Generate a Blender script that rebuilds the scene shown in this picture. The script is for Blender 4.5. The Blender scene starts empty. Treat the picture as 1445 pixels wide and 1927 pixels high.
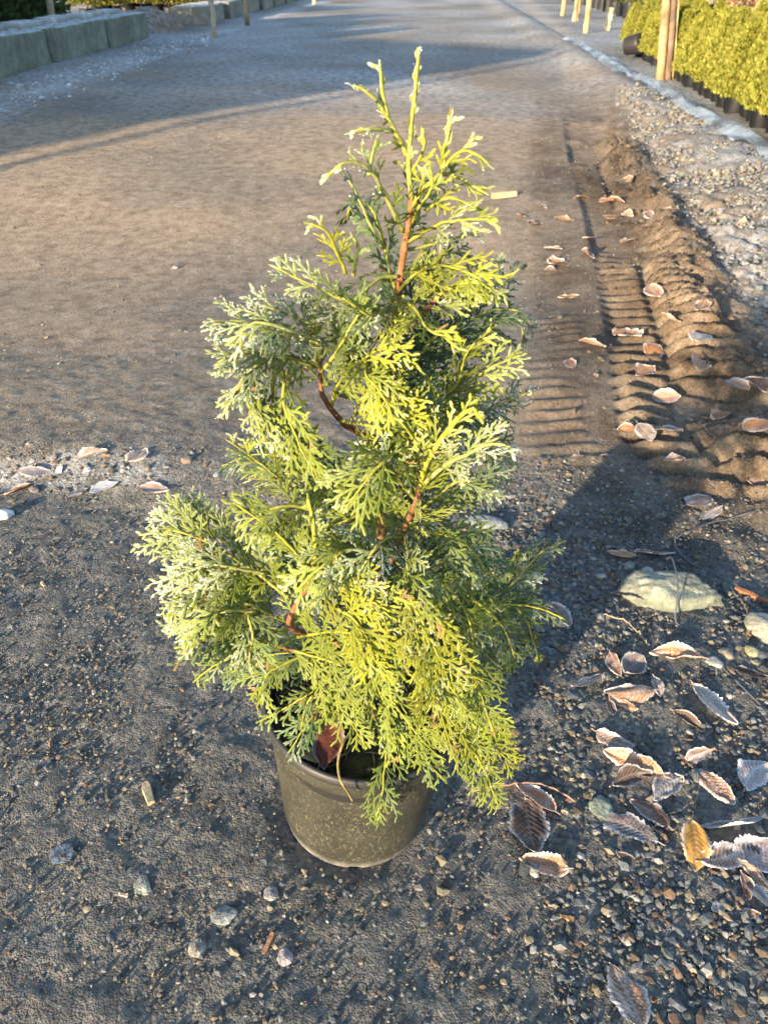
import bpy, math, random
import numpy as np
from mathutils import Vector, Matrix
R = math.radians
random.seed(7)
rng = np.random.default_rng(11)
SC = bpy.context.scene
COL = SC.collection

# ------------------------------------------------------------------ camera, light, exposure
CAM_H, PITCH, FPX, CX, CY = 1.0, R(35.27), 1448.0, 722.5, 963.5
cam_d = bpy.data.cameras.new('camera'); cam = bpy.data.objects.new('camera', cam_d); COL.objects.link(cam)
cam.location = (0, 0, CAM_H); cam.rotation_euler = (math.pi/2 - PITCH, 0, 0)
cam_d.sensor_fit = 'VERTICAL'; cam_d.sensor_height = 34.6; cam_d.sensor_width = 25.95
cam_d.lens = 34.6*FPX/1927.0; cam_d.clip_start = 0.02; cam_d.clip_end = 600
cam_d.dof.use_dof = True; cam_d.dof.focus_distance = 0.9; cam_d.dof.aperture_fstop = 12.0
SC.camera = cam

SUN_EL = R(12.5)
LX, LY = 0.585, 0.811                                  # horizontal direction the light travels
world = bpy.data.worlds.new('World'); SC.world = world; world.use_nodes = True
wn = world.node_tree.nodes; wl = world.node_tree.links
bg = wn['Background']; bg.inputs['Strength'].default_value = 0.15
sky = wn.new('ShaderNodeTexSky'); sky.sky_type = 'NISHITA'; sky.sun_disc = False
sky.sun_elevation = SUN_EL; sky.sun_rotation = math.atan2(-LX, -LY)
sky.air_density = 1.0; sky.dust_density = 0.6; sky.ozone_density = 1.5
wl.new(sky.outputs[0], bg.inputs[0])
sun_d = bpy.data.lights.new('sun', 'SUN'); sun_d.energy = 5.0; sun_d.angle = R(0.9); sun_d.color = (1.0, 0.80, 0.55)
sun = bpy.data.objects.new('sun', sun_d); COL.objects.link(sun)
ld = Vector((LX*math.cos(SUN_EL), LY*math.cos(SUN_EL), -math.sin(SUN_EL)))
sun.rotation_euler = ld.to_track_quat('-Z', 'Y').to_euler()
vs = SC.view_settings
vs.view_transform = 'Standard'; vs.look = 'None'; vs.exposure = 1.62; vs.gamma = 1.0; vs.use_curve_mapping = False
SC.cycles.use_denoising = True
SC.cycles.max_bounces = 4; SC.cycles.diffuse_bounces = 3; SC.cycles.glossy_bounces = 2; SC.cycles.transmission_bounces = 2; SC.cycles.transparent_max_bounces = 6
SC.cycles.use_adaptive_sampling = True; SC.cycles.adaptive_threshold = 0.03

# ------------------------------------------------------------------ photo point -> place in the world
fw = np.array([0, math.cos(PITCH), -math.sin(PITCH)]); upv = np.array([0, math.sin(PITCH), math.cos(PITCH)])
def ray(px, py): return fw + np.array([1., 0, 0])*(px-CX)/FPX - upv*(py-CY)/FPX
def at_depth(px, py, Y):
    r = ray(px, py); p = np.array([0, 0, CAM_H]) + r*(Y/r[1]); return p

# ------------------------------------------------------------------ noise and ground shape
def _hash(ix, iy, seed):
    n = (ix.astype(np.int64)*374761393 + iy.astype(np.int64)*668265263 + seed*974634217) & 0x7fffffff
    n = ((n ^ (n >> 13))*1274126177) & 0x7fffffff
    return ((n ^ (n >> 16)) & 0xffff)/65535.0
def vnoise(x, y, seed=0):
    x = np.asarray(x, float); y = np.asarray(y, float)
    ix = np.floor(x); iy = np.floor(y); fx = x-ix; fy = y-iy
    fx = fx*fx*(3-2*fx); fy = fy*fy*(3-2*fy)
    a = _hash(ix, iy, seed); b = _hash(ix+1, iy, seed); c = _hash(ix, iy+1, seed); d = _hash(ix+1, iy+1, seed)
    return (a*(1-fx)+b*fx)*(1-fy) + (c*(1-fx)+d*fx)*fy - 0.5
def fbm(x, y, seed=0, octv=4, gain=0.5):
    s = 0; a = 1.0
    for k in range(octv):
        s = s + a*vnoise(x*2**k + 17.3*k, y*2**k - 9.1*k, seed+k); a *= gain
    return s
def sstep(a, b, x):
    t = np.clip((np.asarray(x, float)-a)/(b-a), 0, 1); return t*t*(3-2*t)

TR_Y = np.array([0.6, 1.3, 1.84, 2.38, 3.22, 4.09, 5.46, 7.92, 11.3, 15, 40])
TR_X = np.array([1.25, .93, .80, .90, 1.05, 1.17, 1.36, 1.78, 2.40, 3.0, 6.0])
def track_u(x, y): return x - np.interp(y, TR_Y, TR_X)
def sheet_x(y): return 2.42 + (np.clip(y, 2, 40)-5.4)*0.066
POT_X, POT_Y, TILT = -0.043, 0.673, 0.078

def macro(x, y):
    x = np.asarray(x, float); y = np.asarray(y, float)
    near = 1 - sstep(1.25, 2.3, y)
    z = -TILT*0.45*np.tanh((x-POT_X)/0.45)*near
    loc = np.exp(-(((x-POT_X)/.26)**2 + ((y-POT_Y)/.26)**2))
    z = z - TILT*0.55*(x-POT_X)*loc
    # gentle fall away from the sun in front, low ridge at its far side, soft ruts across the yard
    z = z - 0.038*np.clip(y-POT_Y, -1.0, 0.75)*near
    z = z + 0.045*sstep(1.38, 1.62, y + 0.10*x + 0.16*vnoise(x*2.2, y*2.2, 5))*(1-near*0.0)*(1-sstep(1.7, 2.6, y))*(1-sstep(-.25, .35, x))
    bands = vnoise(x*0.45+1.1, (y+0.25*x)*0.85, 3)*0.030 + vnoise(x*0.9, (y+.3*x)*1.9, 4)*0.013
    z = z + bands*sstep(1.3, 2.2, y)*(1-sstep(9, 16, y))
    z = z + 0.02*fbm(x*0.25, y*0.25, 8, 2)*sstep(4, 9, y)
    # broad shallow hollow across the lane: falls away from the sun, then climbs slowly
    yw = y + 0.30*vnoise(x*.8+3, y*.7, 9) + 0.10*x
    z = z + (-0.16*sstep(1.40, 3.6, yw) + 0.16*sstep(3.0, 7.4, yw))*(1-sstep(-.3, 1.45, x))
    # berm and drop along the plastic sheet
    sx = sheet_x(y)
    z = z + 0.07*np.exp(-((x-sx+0.28)/0.30)**2)*sstep(2.2, 3.5, y)
    z = z - 0.13*sstep(-0.02, 0.35, x-sx)
    return z
def tread(x, y):
    u = track_u(x, y); wob = 0.034*vnoise(x*6, y*6, 21)+0.05*vnoise(x*2.6, y*2.2, 26)
    fade = (1-sstep(5.0, 8.0, y))*sstep(1.40, 1.75, y)
    sp = 0.083
    ph = (y + wob + 0.42*np.clip(u-0.02, 0, 1) - 0.10*np.clip(-u, 0, .2))/sp
    rid = (0.5+0.5*np.cos(2*np.pi*ph))**1.25
    win = sstep(-.17, -.12, u)*(1-sstep(.19, .25, u))
    patch = np.clip(0.55+1.9*vnoise(x*4.5, y*3.5, 22), 0.05, 1.2)*(1-.75*np.exp(-((u-.02)/.022)**2))
    z = fade*win*(rid*0.072*patch*(0.6+0.7*sstep(-.05, .12, u)) - 0.030)
    win2 = sstep(-.46, -.42, u)*(1-sstep(-.27, -.22, u))
    rid2 = (0.5+0.5*np.cos(2*np.pi*(y+wob*.9)/0.066))
    z = z + fade*win2*(rid2*0.009*np.clip(.35+2.2*vnoise(x*6, y*4.5, 23), 0, 1.1))
    # pushed-up loose edge on the right
    z = z + fade*0.05*np.exp(-((u-0.26)/0.07)**2)*(0.8+1.2*vnoise(x*9, y*9, 24))
    # dug, lumpy soil where the wheel turned
    z = z + 0.05*np.exp(-(((x-1.02)/.22)**2 + ((y-1.5)/.22)**2))*(0.5+1.6*fbm(x*8, y*8, 25, 3))
    z = z - 0.02*np.exp(-(((x-.76)/.16)**2 + ((y-1.28)/.14)**2))
    return z
def ground(x, y): return macro(x, y) + tread(x, y)
def on_ground(px, py):
    r = ray(px, py); z = 0.0
    for k in range(14):
        p = np.array([0, 0, CAM_H]) + r*((z-CAM_H)/r[2]); z = 0.5*z + 0.5*float(ground(p[0], p[1]))
    return np.array([p[0], p[1], float(ground(p[0], p[1]))])

# ------------------------------------------------------------------ object helpers
def mesh_np(name, V, polys, attrs=None, smooth=True, cols=None):
    """polys: list of int arrays (n,3) and/or (n,4)"""
    me = bpy.data.meshes.new(name); V = np.asarray(V, np.float32)
    me.vertices.add(len(V)); me.vertices.foreach_set('co', V.ravel())
    polys = [np.asarray(p, np.int32) for p in polys if len(p)]
    idx = np.concatenate([p.ravel() for p in polys]); sizes = np.concatenate([np.full(len(p), p.shape[1], np.int32) for p in polys])
    me.loops.add(len(idx)); me.loops.foreach_set('vertex_index', idx)
    me.polygons.add(len(sizes)); starts = np.concatenate([[0], np.cumsum(sizes)[:-1]]).astype(np.int32)
    me.polygons.foreach_set('loop_start', starts)
    me.polygons.foreach_set('use_smooth', np.full(len(sizes), smooth, bool))
    me.update(calc_edges=True); me.validate()
    for k, a in (attrs or {}).items():
        at = me.attributes.new(k, 'FLOAT', 'POINT'); at.data.foreach_set('value', np.asarray(a, np.float32))
    if cols is not None:
        at = me.attributes.new('col', 'FLOAT_COLOR', 'POINT')
        c = np.ones((len(V), 4), np.float32); c[:, :3] = cols; at.data.foreach_set('color', c.ravel())
    return me
def put(name, me, mat=None, parent=None):
    o = bpy.data.objects.new(name, me); COL.objects.link(o)
    if mat is not None and me is not None:
        me.materials.clear(); me.materials.append(mat)
    if parent is not None: o.parent = parent
    return o
def empty(name, loc=(0, 0, 0), rz=0):
    o = bpy.data.objects.new(name, None); COL.objects.link(o); o.location = loc; o.rotation_euler = (0, 0, rz); o.empty_display_size = .1
    return o
def tag(o, label, cat, group=None):
    o['label'] = label; o['category'] = cat
    if group: o['group'] = group
    return o
def setting(o, kind='structure', label=None):
    o['kind'] = kind
    if label: o['label'] = label
    return o
class MB:
    def __init__(s): s.v = []; s.f3 = []; s.f4 = []; s.c = []; s.n = 0
    def add(s, V, f3=(), f4=(), col=(1, 1, 1)):
        V = np.asarray(V, float).reshape(-1, 3); s.v.append(V)
        if len(f3): s.f3.append(np.asarray(f3)+s.n)
        if len(f4): s.f4.append(np.asarray(f4)+s.n)
        c = np.asarray(col, float); s.c.append(np.tile(c, (len(V), 1)) if c.ndim == 1 else c); s.n += len(V)
    def box(s, x0, x1, y0, y1, z0, z1, col=(1, 1, 1)):
        V = [(x, y, z) for z in (z0, z1) for y in (y0, y1) for x in (x0, x1)]
        s.add(V, f4=[(0, 2, 3, 1), (4, 5, 7, 6), (0, 1, 5, 4), (2, 6, 7, 3), (0, 4, 6, 2), (1, 3, 7, 5)], col=col)
    def tube(s, pts, rad, seg=7, cap=True, col=(1, 1, 1), jit=0):
        pts = np.asarray(pts, float); n = len(pts); rad = np.broadcast_to(np.asarray(rad, float), (n,))
        t = np.gradient(pts, axis=0); t /= np.linalg.norm(t, axis=1)[:, None]+1e-9
        ref = np.array([0.13, .21, 1.0]) if abs(t[:, 2]).mean() < .8 else np.array([1., .2, .1])
        a = np.cross(t, ref); a /= np.linalg.norm(a, axis=1)[:, None]+1e-9; b = np.cross(t, a)
        th = np.linspace(0, 2*np.pi, seg, endpoint=False)
        rr = rad[:, None]*(1 + (jit*rng.normal(size=(n, seg)) if jit else 0))
        V = pts[:, None]+rr[:, :, None]*(np.cos(th)[None, :, None]*a[:, None]+np.sin(th)[None, :, None]*b[:, None])
        f = [(i*seg+j, i*seg+(j+1) % seg, (i+1)*seg+(j+1) % seg, (i+1)*seg+j) for i in range(n-1) for j in range(seg)]
        c = np.asarray(col, float)
        if c.ndim == 2: c = np.repeat(c, seg, axis=0)
        V = V.reshape(-1, 3); f3 = []
        if cap:
            V = np.vstack([V, pts[0], pts[-1]]); m = n*seg
            f3 = [(m, (j+1) % seg, j) for j in range(seg)]+[(m+1, (n-1)*seg+j, (n-1)*seg+(j+1) % seg) for j in range(seg)]
            if c.ndim == 2: c = np.vstack([c, c[:1], c[-1:]])
        s.add(V, f3, f, c)
    def mesh(s, name, smooth=True):
        return mesh_np(name, np.vstack(s.v), [np.vstack(s.f3) if s.f3 else [], np.vstack(s.f4) if s.f4 else []], smooth=smooth, cols=np.vstack(s.c))
def spline(P, n):
    P = np.asarray(P, float); m = len(P)
    if m == 2: return P[0]+(P[1]-P[0])*np.linspace(0, 1, n)[:, None]
    Q = np.vstack([2*P[0]-P[1], P, 2*P[-1]-P[-2]]); out = []
    for t in np.linspace(0, m-1-1e-9, n):
        i = int(t); f = t-i; a, b, c, d = Q[i:i+4]
        out.append(.5*((2*b)+(-a+c)*f+(2*a-5*b+4*c-d)*f*f+(-a+3*b-3*c+d)*f**3))
    return np.array(out)
def copy_tree(o, parent=None):
    c = o.copy(); COL.objects.link(c)
    if parent is not None: c.parent = parent
    for ch in o.children: copy_tree(ch, c)
    return c

# ------------------------------------------------------------------ materials
class NT:
    def __init__(s, name, rough=.85, spec=.25):
        s.m = bpy.data.materials.new(name); s.m.use_nodes = True; s.t = s.m.node_tree; s.b = s.t.nodes['Principled BSDF']
        s.b.inputs['Roughness'].default_value = rough; s.b.inputs['Specular IOR Level'].default_value = spec
        s.pos = None
    def n(s, typ, **kw):
        x = s.t.nodes.new(typ)
        for k, v in kw.items():
            if isinstance(k, str) and hasattr(x, k): setattr(x, k, v)
            else: x.inputs[k].default_value = v
        return x
    def l(s, a, b): s.t.links.new(a, b)
    def coord(s, obj=False):
        if s.pos is None: s.pos = s.n('ShaderNodeTexCoord').outputs['Object'] if obj else s.n('ShaderNodeNewGeometry').outputs['Position']
        return s.pos
    def noise(s, scale, detail=4, rough=.55, vec=None, dist=0):
        x = s.n('ShaderNodeTexNoise'); x.inputs['Scale'].default_value = scale; x.inputs['Detail'].default_value = detail
        x.inputs['Roughness'].default_value = rough; x.inputs['Distortion'].default_value = dist
        s.l(vec or s.coord(), x.inputs['Vector']); return x.outputs['Fac']
    def voro(s, scale, feature='F1', out='Distance', vec=None):
        x = s.n('ShaderNodeTexVoronoi'); x.feature = feature; x.inputs['Scale'].default_value = scale; s.l(vec or s.coord(), x.inputs['Vector']); return x.outputs[out]
    def ramp(s, fac, stops):
        x = s.n('ShaderNodeValToRGB'); e = x.color_ramp.elements
        while len(e) < len(stops): e.new(.5)
        for k, (p, c) in enumerate(stops):
            e[k].position = p; e[k].color = (*c, 1) if hasattr(c, '__len__') else (c, c, c, 1)
        s.l(fac, x.inputs[0]); return x.outputs[0]
    def mix(s, f, a, b, typ='MIX'):
        x = s.n('ShaderNodeMix'); x.data_type = 'RGBA'; x.blend_type = typ
        for sock, v in ((x.inputs[0], f), (x.inputs[6], a), (x.inputs[7], b)):
            if hasattr(v, 'links'): s.l(v, sock)
            elif hasattr(v, '__len__'): sock.default_value = (*v, 1)
            else: sock.default_value = v
        return x.outputs[2]
    def math(s, op, a, b=0.0, clamp=False):
        x = s.n('ShaderNodeMath'); x.operation = op; x.use_clamp = clamp
        for sock, v in ((x.inputs[0], a), (x.inputs[1], b)):
            if hasattr(v, 'links'): s.l(v, sock)
            else: sock.default_value = v
        return x.outputs[0]
    def attr(s, name, out='Fac'):
        x = s.n('ShaderNodeAttribute'); x.attribute_name = name; return x.outputs[out]
    def color(s, c):
        if hasattr(c, 'links'): s.l(c, s.b.inputs['Base Color'])
        else: s.b.inputs['Base Color'].default_value = (*c, 1)
    def bump(s, h, dist=.004, strength=1.0, prev=None):
        x = s.n('ShaderNodeBump'); x.inputs['Distance'].default_value = dist; x.inputs['Strength'].default_value = strength
        s.l(h, x.inputs['Height'])
        if prev is not None: s.l(prev, x.inputs['Normal'])
        s.l(x.outputs[0], s.b.inputs['Normal']); return x.outputs[0]

def mat_ground():
    k = NT('packed gravel and soil', .92, .12)
    big = k.noise(1.3, 4); mid = k.noise(14, 5, .65); fine = k.noise(120, 4, .7); vf = k.noise(420, 3, .7)
    grey = k.ramp(mid, [(.30, (.066, .064, .060)), (.52, (.128, .124, .116)), (.75, (.20, .19, .172))])
    brown = k.ramp(mid, [(.28, (.17, .125, .085)), (.52, (.34, .255, .175)), (.75, (.46, .37, .27))])
    bf = k.math('ADD', k.attr('brown'), k.math('MULTIPLY', k.math('SUBTRACT', big, .5), .9), True)
    c = k.mix(bf, grey, brown)
    # stone flecks of their own colours
    vc = k.voro(150, 'F1', 'Color'); sp = k.n('ShaderNodeSeparateColor'); k.l(vc, sp.inputs[0])
    fleck = k.ramp(sp.outputs[0], [(0, (.05, .055, .06)), (.35, (.10, .11, .115)), (.6, (.20, .18, .15)), (.8, (.09, .11, .10)), (1, (.30, .26, .20))])
    c = k.mix(k.math('MULTIPLY', k.ramp(sp.outputs[1], [(.35, 0), (.6, 1)]), k.math('SUBTRACT', .85, k.math('MULTIPLY', k.attr('brown'), .6))), c, fleck)
    c = k.mix(.55, c, k.ramp(fine, [(.3, .25), (.5, .5), (.72, .95)]), 'OVERLAY')
    c = k.mix(k.math('MULTIPLY', k.attr('damp'), .8), c, (.36, .31, .27), 'MULTIPLY')
    fr = k.math('MULTIPLY', k.attr('frost'), k.ramp(k.math('ADD', k.math('MULTIPLY', fine, .6), k.math('MULTIPLY', mid, .5)), [(.48, 0), (.64, 1)]), True)
    c = k.mix(fr, c, (.62, .66, .70))
    k.color(c)
    vd = k.voro(150, 'F1'); vd2 = k.voro(330, 'F1')
    h = k.math('ADD', k.math('ADD', k.math('MULTIPLY', fine, 1.0), k.math('MULTIPLY', vd, -.45)), k.math('ADD', k.math('MULTIPLY', vf, .6), k.math('MULTIPLY', vd2, -.55)))
    k.bump(h, .005, .75)
    return k.m
def mat_col(name, rough=.85, spec=.2, var=.35, scale=60, bump=.0015, bscale=200, obj=True, frost=None):
    k = NT(name, rough, spec); k.coord(obj)
    c = k.attr('col', 'Color'); n = k.noise(scale, 5, .65)
    c = k.mix(var, c, k.ramp(n, [(.3, .15), (.5, .5), (.7, .9)]), 'OVERLAY')
    if frost:
        g = k.n('ShaderNodeNewGeometry'); s = k.n('ShaderNodeSeparateXYZ'); k.l(g.outputs['Normal'], s.inputs[0])
        f = k.math('MULTIPLY', k.ramp(s.outputs[2], [(.45, 0), (.95, 1)]), k.ramp(k.noise(frost[1], 5, .7), [(.40, 0), (.60, 1)]))
        c = k.mix(k.math('MULTIPLY', f, frost[0]), c, (.66, .69, .72))
    k.color(c)
    if bump: k.bump(k.noise(bscale, 4, .7), bump, 1)
    return k.m
def mat_foliage(name, frosted=True):
    k = NT(name, .6, .15); k.coord(True)
    c = k.attr('col', 'Color')
    c = k.mix(.4, c, k.ramp(k.noise(330, 3, .6), [(.3, .2), (.5, .5), (.72, .85)]), 'OVERLAY')
    if frosted:
        f = k.math('MULTIPLY', k.math('MULTIPLY', k.math('SUBTRACT', k.attr('frost'), .16, True), 1.25), k.ramp(k.noise(620, 2, .7), [(.42, 0.0), (.62, 1)]), True)
        c = k.mix(f, c, (.74, .78, .76))
    k.color(c)
    tr = k.n('ShaderNodeBsdfTranslucent'); k.l(c, tr.inputs[0]); mx = k.n('ShaderNodeMixShader'); mx.inputs[0].default_value = .22
    k.l(k.b.outputs[0], mx.inputs[1]); k.l(tr.outputs[0], mx.inputs[2]); k.l(mx.outputs[0], k.t.nodes['Material Output'].inputs[0])
    if frosted: k.bump(k.noise(700, 2, .6), .0006, .7)
    return k.m
def mat_leaf():
    k = NT('dead leaf with rime', .75, .2); k.coord(True)
    c = k.attr('col', 'Color')
    c = k.mix(.5, c, k.ramp(k.noise(55, 5, .7), [(.3, .15), (.5, .5), (.7, .85)]), 'OVERLAY')
    n = k.noise(520, 3, .7)
    f = k.math('MULTIPLY', k.attr('frost'), k.ramp(n, [(.30, .25), (.55, 1)]), True)
    c = k.mix(f, c, (.72, .73, .74)); k.color(c)
    tr = k.n('ShaderNodeBsdfTranslucent'); k.l(c, tr.inputs[0]); mx = k.n('ShaderNodeMixShader'); mx.inputs[0].default_value = .15
    k.l(k.b.outputs[0], mx.inputs[1]); k.l(tr.outputs[0], mx.inputs[2]); k.l(mx.outputs[0], k.t.nodes['Material Output'].inputs[0])
    k.bump(n, .0008, .8)
    return k.m
def mat_pot():
    k = NT('dusty black plastic', .55, .35); k.coord(True)
    mp = k.n('ShaderNodeMapping'); mp.inputs['Scale'].default_value = (1, 1, .45); mp.inputs['Rotation'].default_value = (.4, .3, .5); k.l(k.pos, mp.inputs[0])
    dust = k.ramp(k.noise(9, 5, .7), [(.35, .15), (.65, .75)])
    c = k.mix(dust, (.022, .023, .019), (.050, .049, .035))
    fl = k.math('MULTIPLY', k.ramp(k.noise(300, 3, .8, mp.outputs[0], 1.0), [(.57, 0), (.63, 1)]), k.ramp(k.noise(14, 4, .6), [(.35, .15), (.6, 1)]))
    c = k.mix(k.math('MULTIPLY', fl, .5), c, (.34, .30, .21))
    sp = k.ramp(k.voro(260), [(.10, 1), (.17, 0)])
    c = k.mix(k.math('MULTIPLY', sp, .1), c, (.30, .28, .22))
    z = k.n('ShaderNodeSeparateXYZ'); k.l(k.pos, z.inputs[0])
    foot = k.math('MULTIPLY', k.ramp(z.outputs[2], [(.004, 1), (.022, 0)]), k.ramp(k.noise(40, 4), [(.35, .3), (.6, 1)]))
    c = k.mix(k.math('MULTIPLY', foot, .7), c, (.34, .32, .29)); k.color(c)
    k.l(k.ramp(dust, [(0, .35), (1, .7)]), k.b.inputs['Roughness'])
    k.bump(k.noise(300, 3), .0004, .6)
    return k.m
def mat_sheet():
    k = NT('clear plastic film with rime', .35, .5); k.coord()
    n = k.noise(3.5, 5, .65)
    k.color(k.mix(n, (.16, .20, .22), (.52, .58, .62)))
    tp = k.n('ShaderNodeBsdfTransparent'); mx = k.n('ShaderNodeMixShader')
    k.l(k.ramp(k.noise(2.2, 5, .7), [(.40, .10), (.64, .75)]), mx.inputs[0])
    k.l(tp.outputs[0], mx.inputs[1]); k.l(k.b.outputs[0], mx.inputs[2]); k.l(mx.outputs[0], k.t.nodes['Material Output'].inputs[0])
    k.bump(k.noise(16, 4, .6), .01, .6)
    return k.m
M = dict(ground=mat_ground(), pebble=mat_col('pebbles', .8, .25, .35, 90, .0008, 260, False),
         stone=mat_col('frosted stone', .85, .2, .6, 45, .005, 60, True, (.12, 90)),
         verge=mat_col('verge gravel', .85, .2, .35, 70, .001, 200, False, (.4, 35)),
         bark=mat_col('bark', .85, .15, .5, 110, .0015, 240), foliage=mat_foliage('cedar foliage'),
         farfol=mat_foliage('far foliage', False), leaf=mat_leaf(), pot=mat_pot(), sheet=mat_sheet(),
         soil=mat_col('potting soil', .95, .05, .6, 120, .004, 160), wood=mat_col('weathered timber', .8, .2, .45, 18, .003, 30),
         concrete=mat_col('mossy concrete', .9, .15, .5, 6, .006, 24, True, (.85, 14)),
         plastic=mat_col('black plastic', .5, .35, .3, 8, 0), frost=mat_col('rime', .55, .5, .15, 200, 0),
         mound=mat_col('mound soil', .95, .1, .6, 9, .02, 20, False, (.3, 8)))

# ------------------------------------------------------------------ setting: the ground
def axis_pts(lo, hi, f0, f1, step, g):
    mid = np.arange(f0, f1, step); up = [mid[-1]]; s = step
    while up[-1] < hi: s *= g; up.append(up[-1]+s)
    dn = [mid[0]]; s = step
    while dn[-1] > lo: s *= g*1.02; dn.append(dn[-1]-s)
    return np.array(dn[:0:-1]+list(mid)+up[1:])
def frost_of(x, y):
    sx = sheet_x(y); n = fbm(x*3, y*3, 40, 3); u = track_u(x, y)
    f = 0.5*sstep(.25, .45, u)*sstep(2.0, 3.2, y)*np.clip(.55+1.3*n, 0, 1)*(1-sstep(.2, .6, x-sx))
    wallband = np.exp(-((x+3.45-.05*(y-10))/.42)**2)*sstep(5, 7, y)
    f = np.maximum(f, wallband*np.clip(.75+1.6*vnoise(x*5, y*1.5, 41), 0, 1))
    f = np.maximum(f, 0.72*sstep(6, 9, y)*np.clip(.62+1.2*fbm(x*.7, y*.5, 42, 3), 0, 1))  # far rime, also thickened to lighten and cool the road in the long shade
    ice = np.exp(-(((x+.80)/.30)**2+((y-1.56)/.055)**2)); f = np.maximum(f, ice*np.clip(.2+1.6*n, 0, .6))
    return f
def brown_of(x, y):
    b = sstep(1.45, 2.0, y)*(1-.6*sstep(6.5, 11, y))  # browner lane, greyed further off towards the tone of the long shade
    b = b*(.75+.8*fbm(x*.8, y*.8, 45, 3))+.10
    u = track_u(x, y)
    b = np.maximum(b, .8*sstep(-.25, -.1, u)*(1-sstep(.35, .6, u))*sstep(1.3, 1.6, y))
    return np.clip(b*(1-.7*sstep(.4, .7, u)), 0, 1)
gx = axis_pts(-90, 90, -1.1, 1.5, .0080, 1.055); gy = axis_pts(-40, 160, .30, 2.5, .0078, 1.0155)
GX, GY = np.meshgrid(gx, gy); X = GX.ravel(); Y = GY.ravel()
Z = ground(X, Y)
nearw = 1-sstep(3.0, 7.0, Y)
Z = Z + nearw*((.0024+.0012*(1-sstep(1.4, 2.0, Y)))*fbm(X*16, Y*16, 60, 3) + (.0018+.0026*(1-sstep(1.4, 2.2, Y)))*fbm(X*55, Y*55, 64, 2))
Z = Z + (1-nearw)*0.004*fbm(X*3, Y*3, 66, 3)
u_ = track_u(X, Y); Z = Z + 0.06*np.clip(fbm(X*9, Y*9, 67, 3), -.2, 1)*sstep(.28, .5, u_)*sstep(1.9, 2.6, Y)*(1-sstep(7, 10, Y))
Z = Z + .022*fbm(X*24, Y*24, 68, 3)*sstep(.0, .2, u_)*(1-sstep(.35, .5, u_))*sstep(1.3, 1.6, Y)*(1-sstep(6, 9, Y))
pr_ = np.hypot(X-POT_X, Y-POT_Y)                                       # firm and smooth right under the pot
base_z = -TILT*(X-POT_X) + float(macro(POT_X, POT_Y)) - .002
Z = np.where(pr_ < .13, base_z*(1-sstep(.09, .13, pr_))+Z*sstep(.09, .13, pr_), Z)
nx, ny = len(gx), len(gy)
I = np.arange(nx*ny).reshape(ny, nx)
F4 = np.stack([I[:-1, :-1], I[:-1, 1:], I[1:, 1:], I[1:, :-1]], -1).reshape(-1, 4)
g = put('ground', mesh_np('ground', np.stack([X, Y, Z], 1), [F4], dict(frost=frost_of(X, Y), brown=brown_of(X, Y), damp=sstep(-.50, -.30, u_)*(1-sstep(.30, .42, u_))*sstep(1.15, 1.5, Y)*(1-sstep(6, 11, Y))*np.clip(.75+.9*fbm(X*5, Y*5, 97, 3), 0, 1))), M['ground'])
setting(g, 'structure', 'packed gravel yard road with a lugged tyre track and rime')

# ------------------------------------------------------------------ stones, chips, twigs, cords
def stone_mesh(name, sx, sy, sz, seed, col, rough=.09, sub=3, flat=False):
    import bmesh
    bm = bmesh.new(); bmesh.ops.create_icosphere(bm, subdivisions=sub, radius=1)
    V = np.array([v.co for v in bm.verts]); F = np.array([[v.index for v in f.verts] for f in bm.faces]); bm.free()
    d = V/np.linalg.norm(V, axis=1)[:, None]; r = np.ones(len(V)); rs = np.random.default_rng(seed)
    for k in range(9):                                             # broken facets
        nrm = rs.normal(size=3); nrm /= np.linalg.norm(nrm); dd = d@nrm; lim = rs.uniform(.58, .86)
        r = np.where(dd*r > lim, lim/np.maximum(dd, .05), r)
    r = r*(1+rough*1.3*fbm(d[:, 0]*2.5+seed, d[:, 1]*2.5+d[:, 2]*1.9, seed, 5, .6))
    P = d*r[:, None]*np.array([sx, sy, sz])
    c = np.array(col)[None]*(1+.5*fbm(d[:, 0]*3+seed, d[:, 2]*3+d[:, 1]*2, seed+5, 3))[:, None]
    return mesh_np(name, P, [F], smooth=not flat, cols=np.clip(c, 0, 1))
def stone(px, py, wpx, hpx, lift, seed, col, label, rz=0., group=None, flat=False, name='stone', cat='stone', mat='stone'):
    p = on_ground(px, py); d = np.linalg.norm(p-np.array([0, 0, CAM_H])); mpp = d/FPX
    sx = wpx*mpp*.5; sy = hpx*mpp*.62; o = put(name, stone_mesh(name, sx, sy, lift, seed, col, sub=5 if wpx > 120 else (4 if wpx > 40 else 3), flat=flat), M[mat])
    o.location = (p[0], p[1], p[2]+lift*(.08 if wpx > 120 else .2)); o.rotation_euler = (0, 0, rz)
    return tag(o, label, cat, group)
stone(1262, 1120, 182, 84, .052, 3, (.17, .18, .135), 'large pale greenish rock crossed by a thin dark cord', -.12)
stone(910, 988, 92, 34, .016, 4, (.15, .17, .17), 'flat blue-grey stone lying behind the cedar', -.15)
stone(934, 1076, 48, 36, .016, 5, (.26, .20, .14), 'tan rounded stone half hidden behind a low cedar branch')
stone(1004, 1088, 34, 26, .010, 6, (.34, .30, .24), 'pale pinkish stone behind the low right cedar branch')
stone(1436, 1190, 66, 66, .022, 7, (.28, .26, .20), 'cream angular stone beside a brown twig of wood')
stone(1412, 1228, 26, 24, .010, 8, (.26, .24, .13), 'small yellowish stone touching the cream angular stone')
stone(1130, 1522, 44, 40, .010, 9, (.14, .17, .14), 'dull green stone set in the gravel among frosted leaves', .5)
stone(1343, 1250, 32, 24, .009, 10, (.24, .24, .23), 'light grey oval pebble beside the dark cord')
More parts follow.
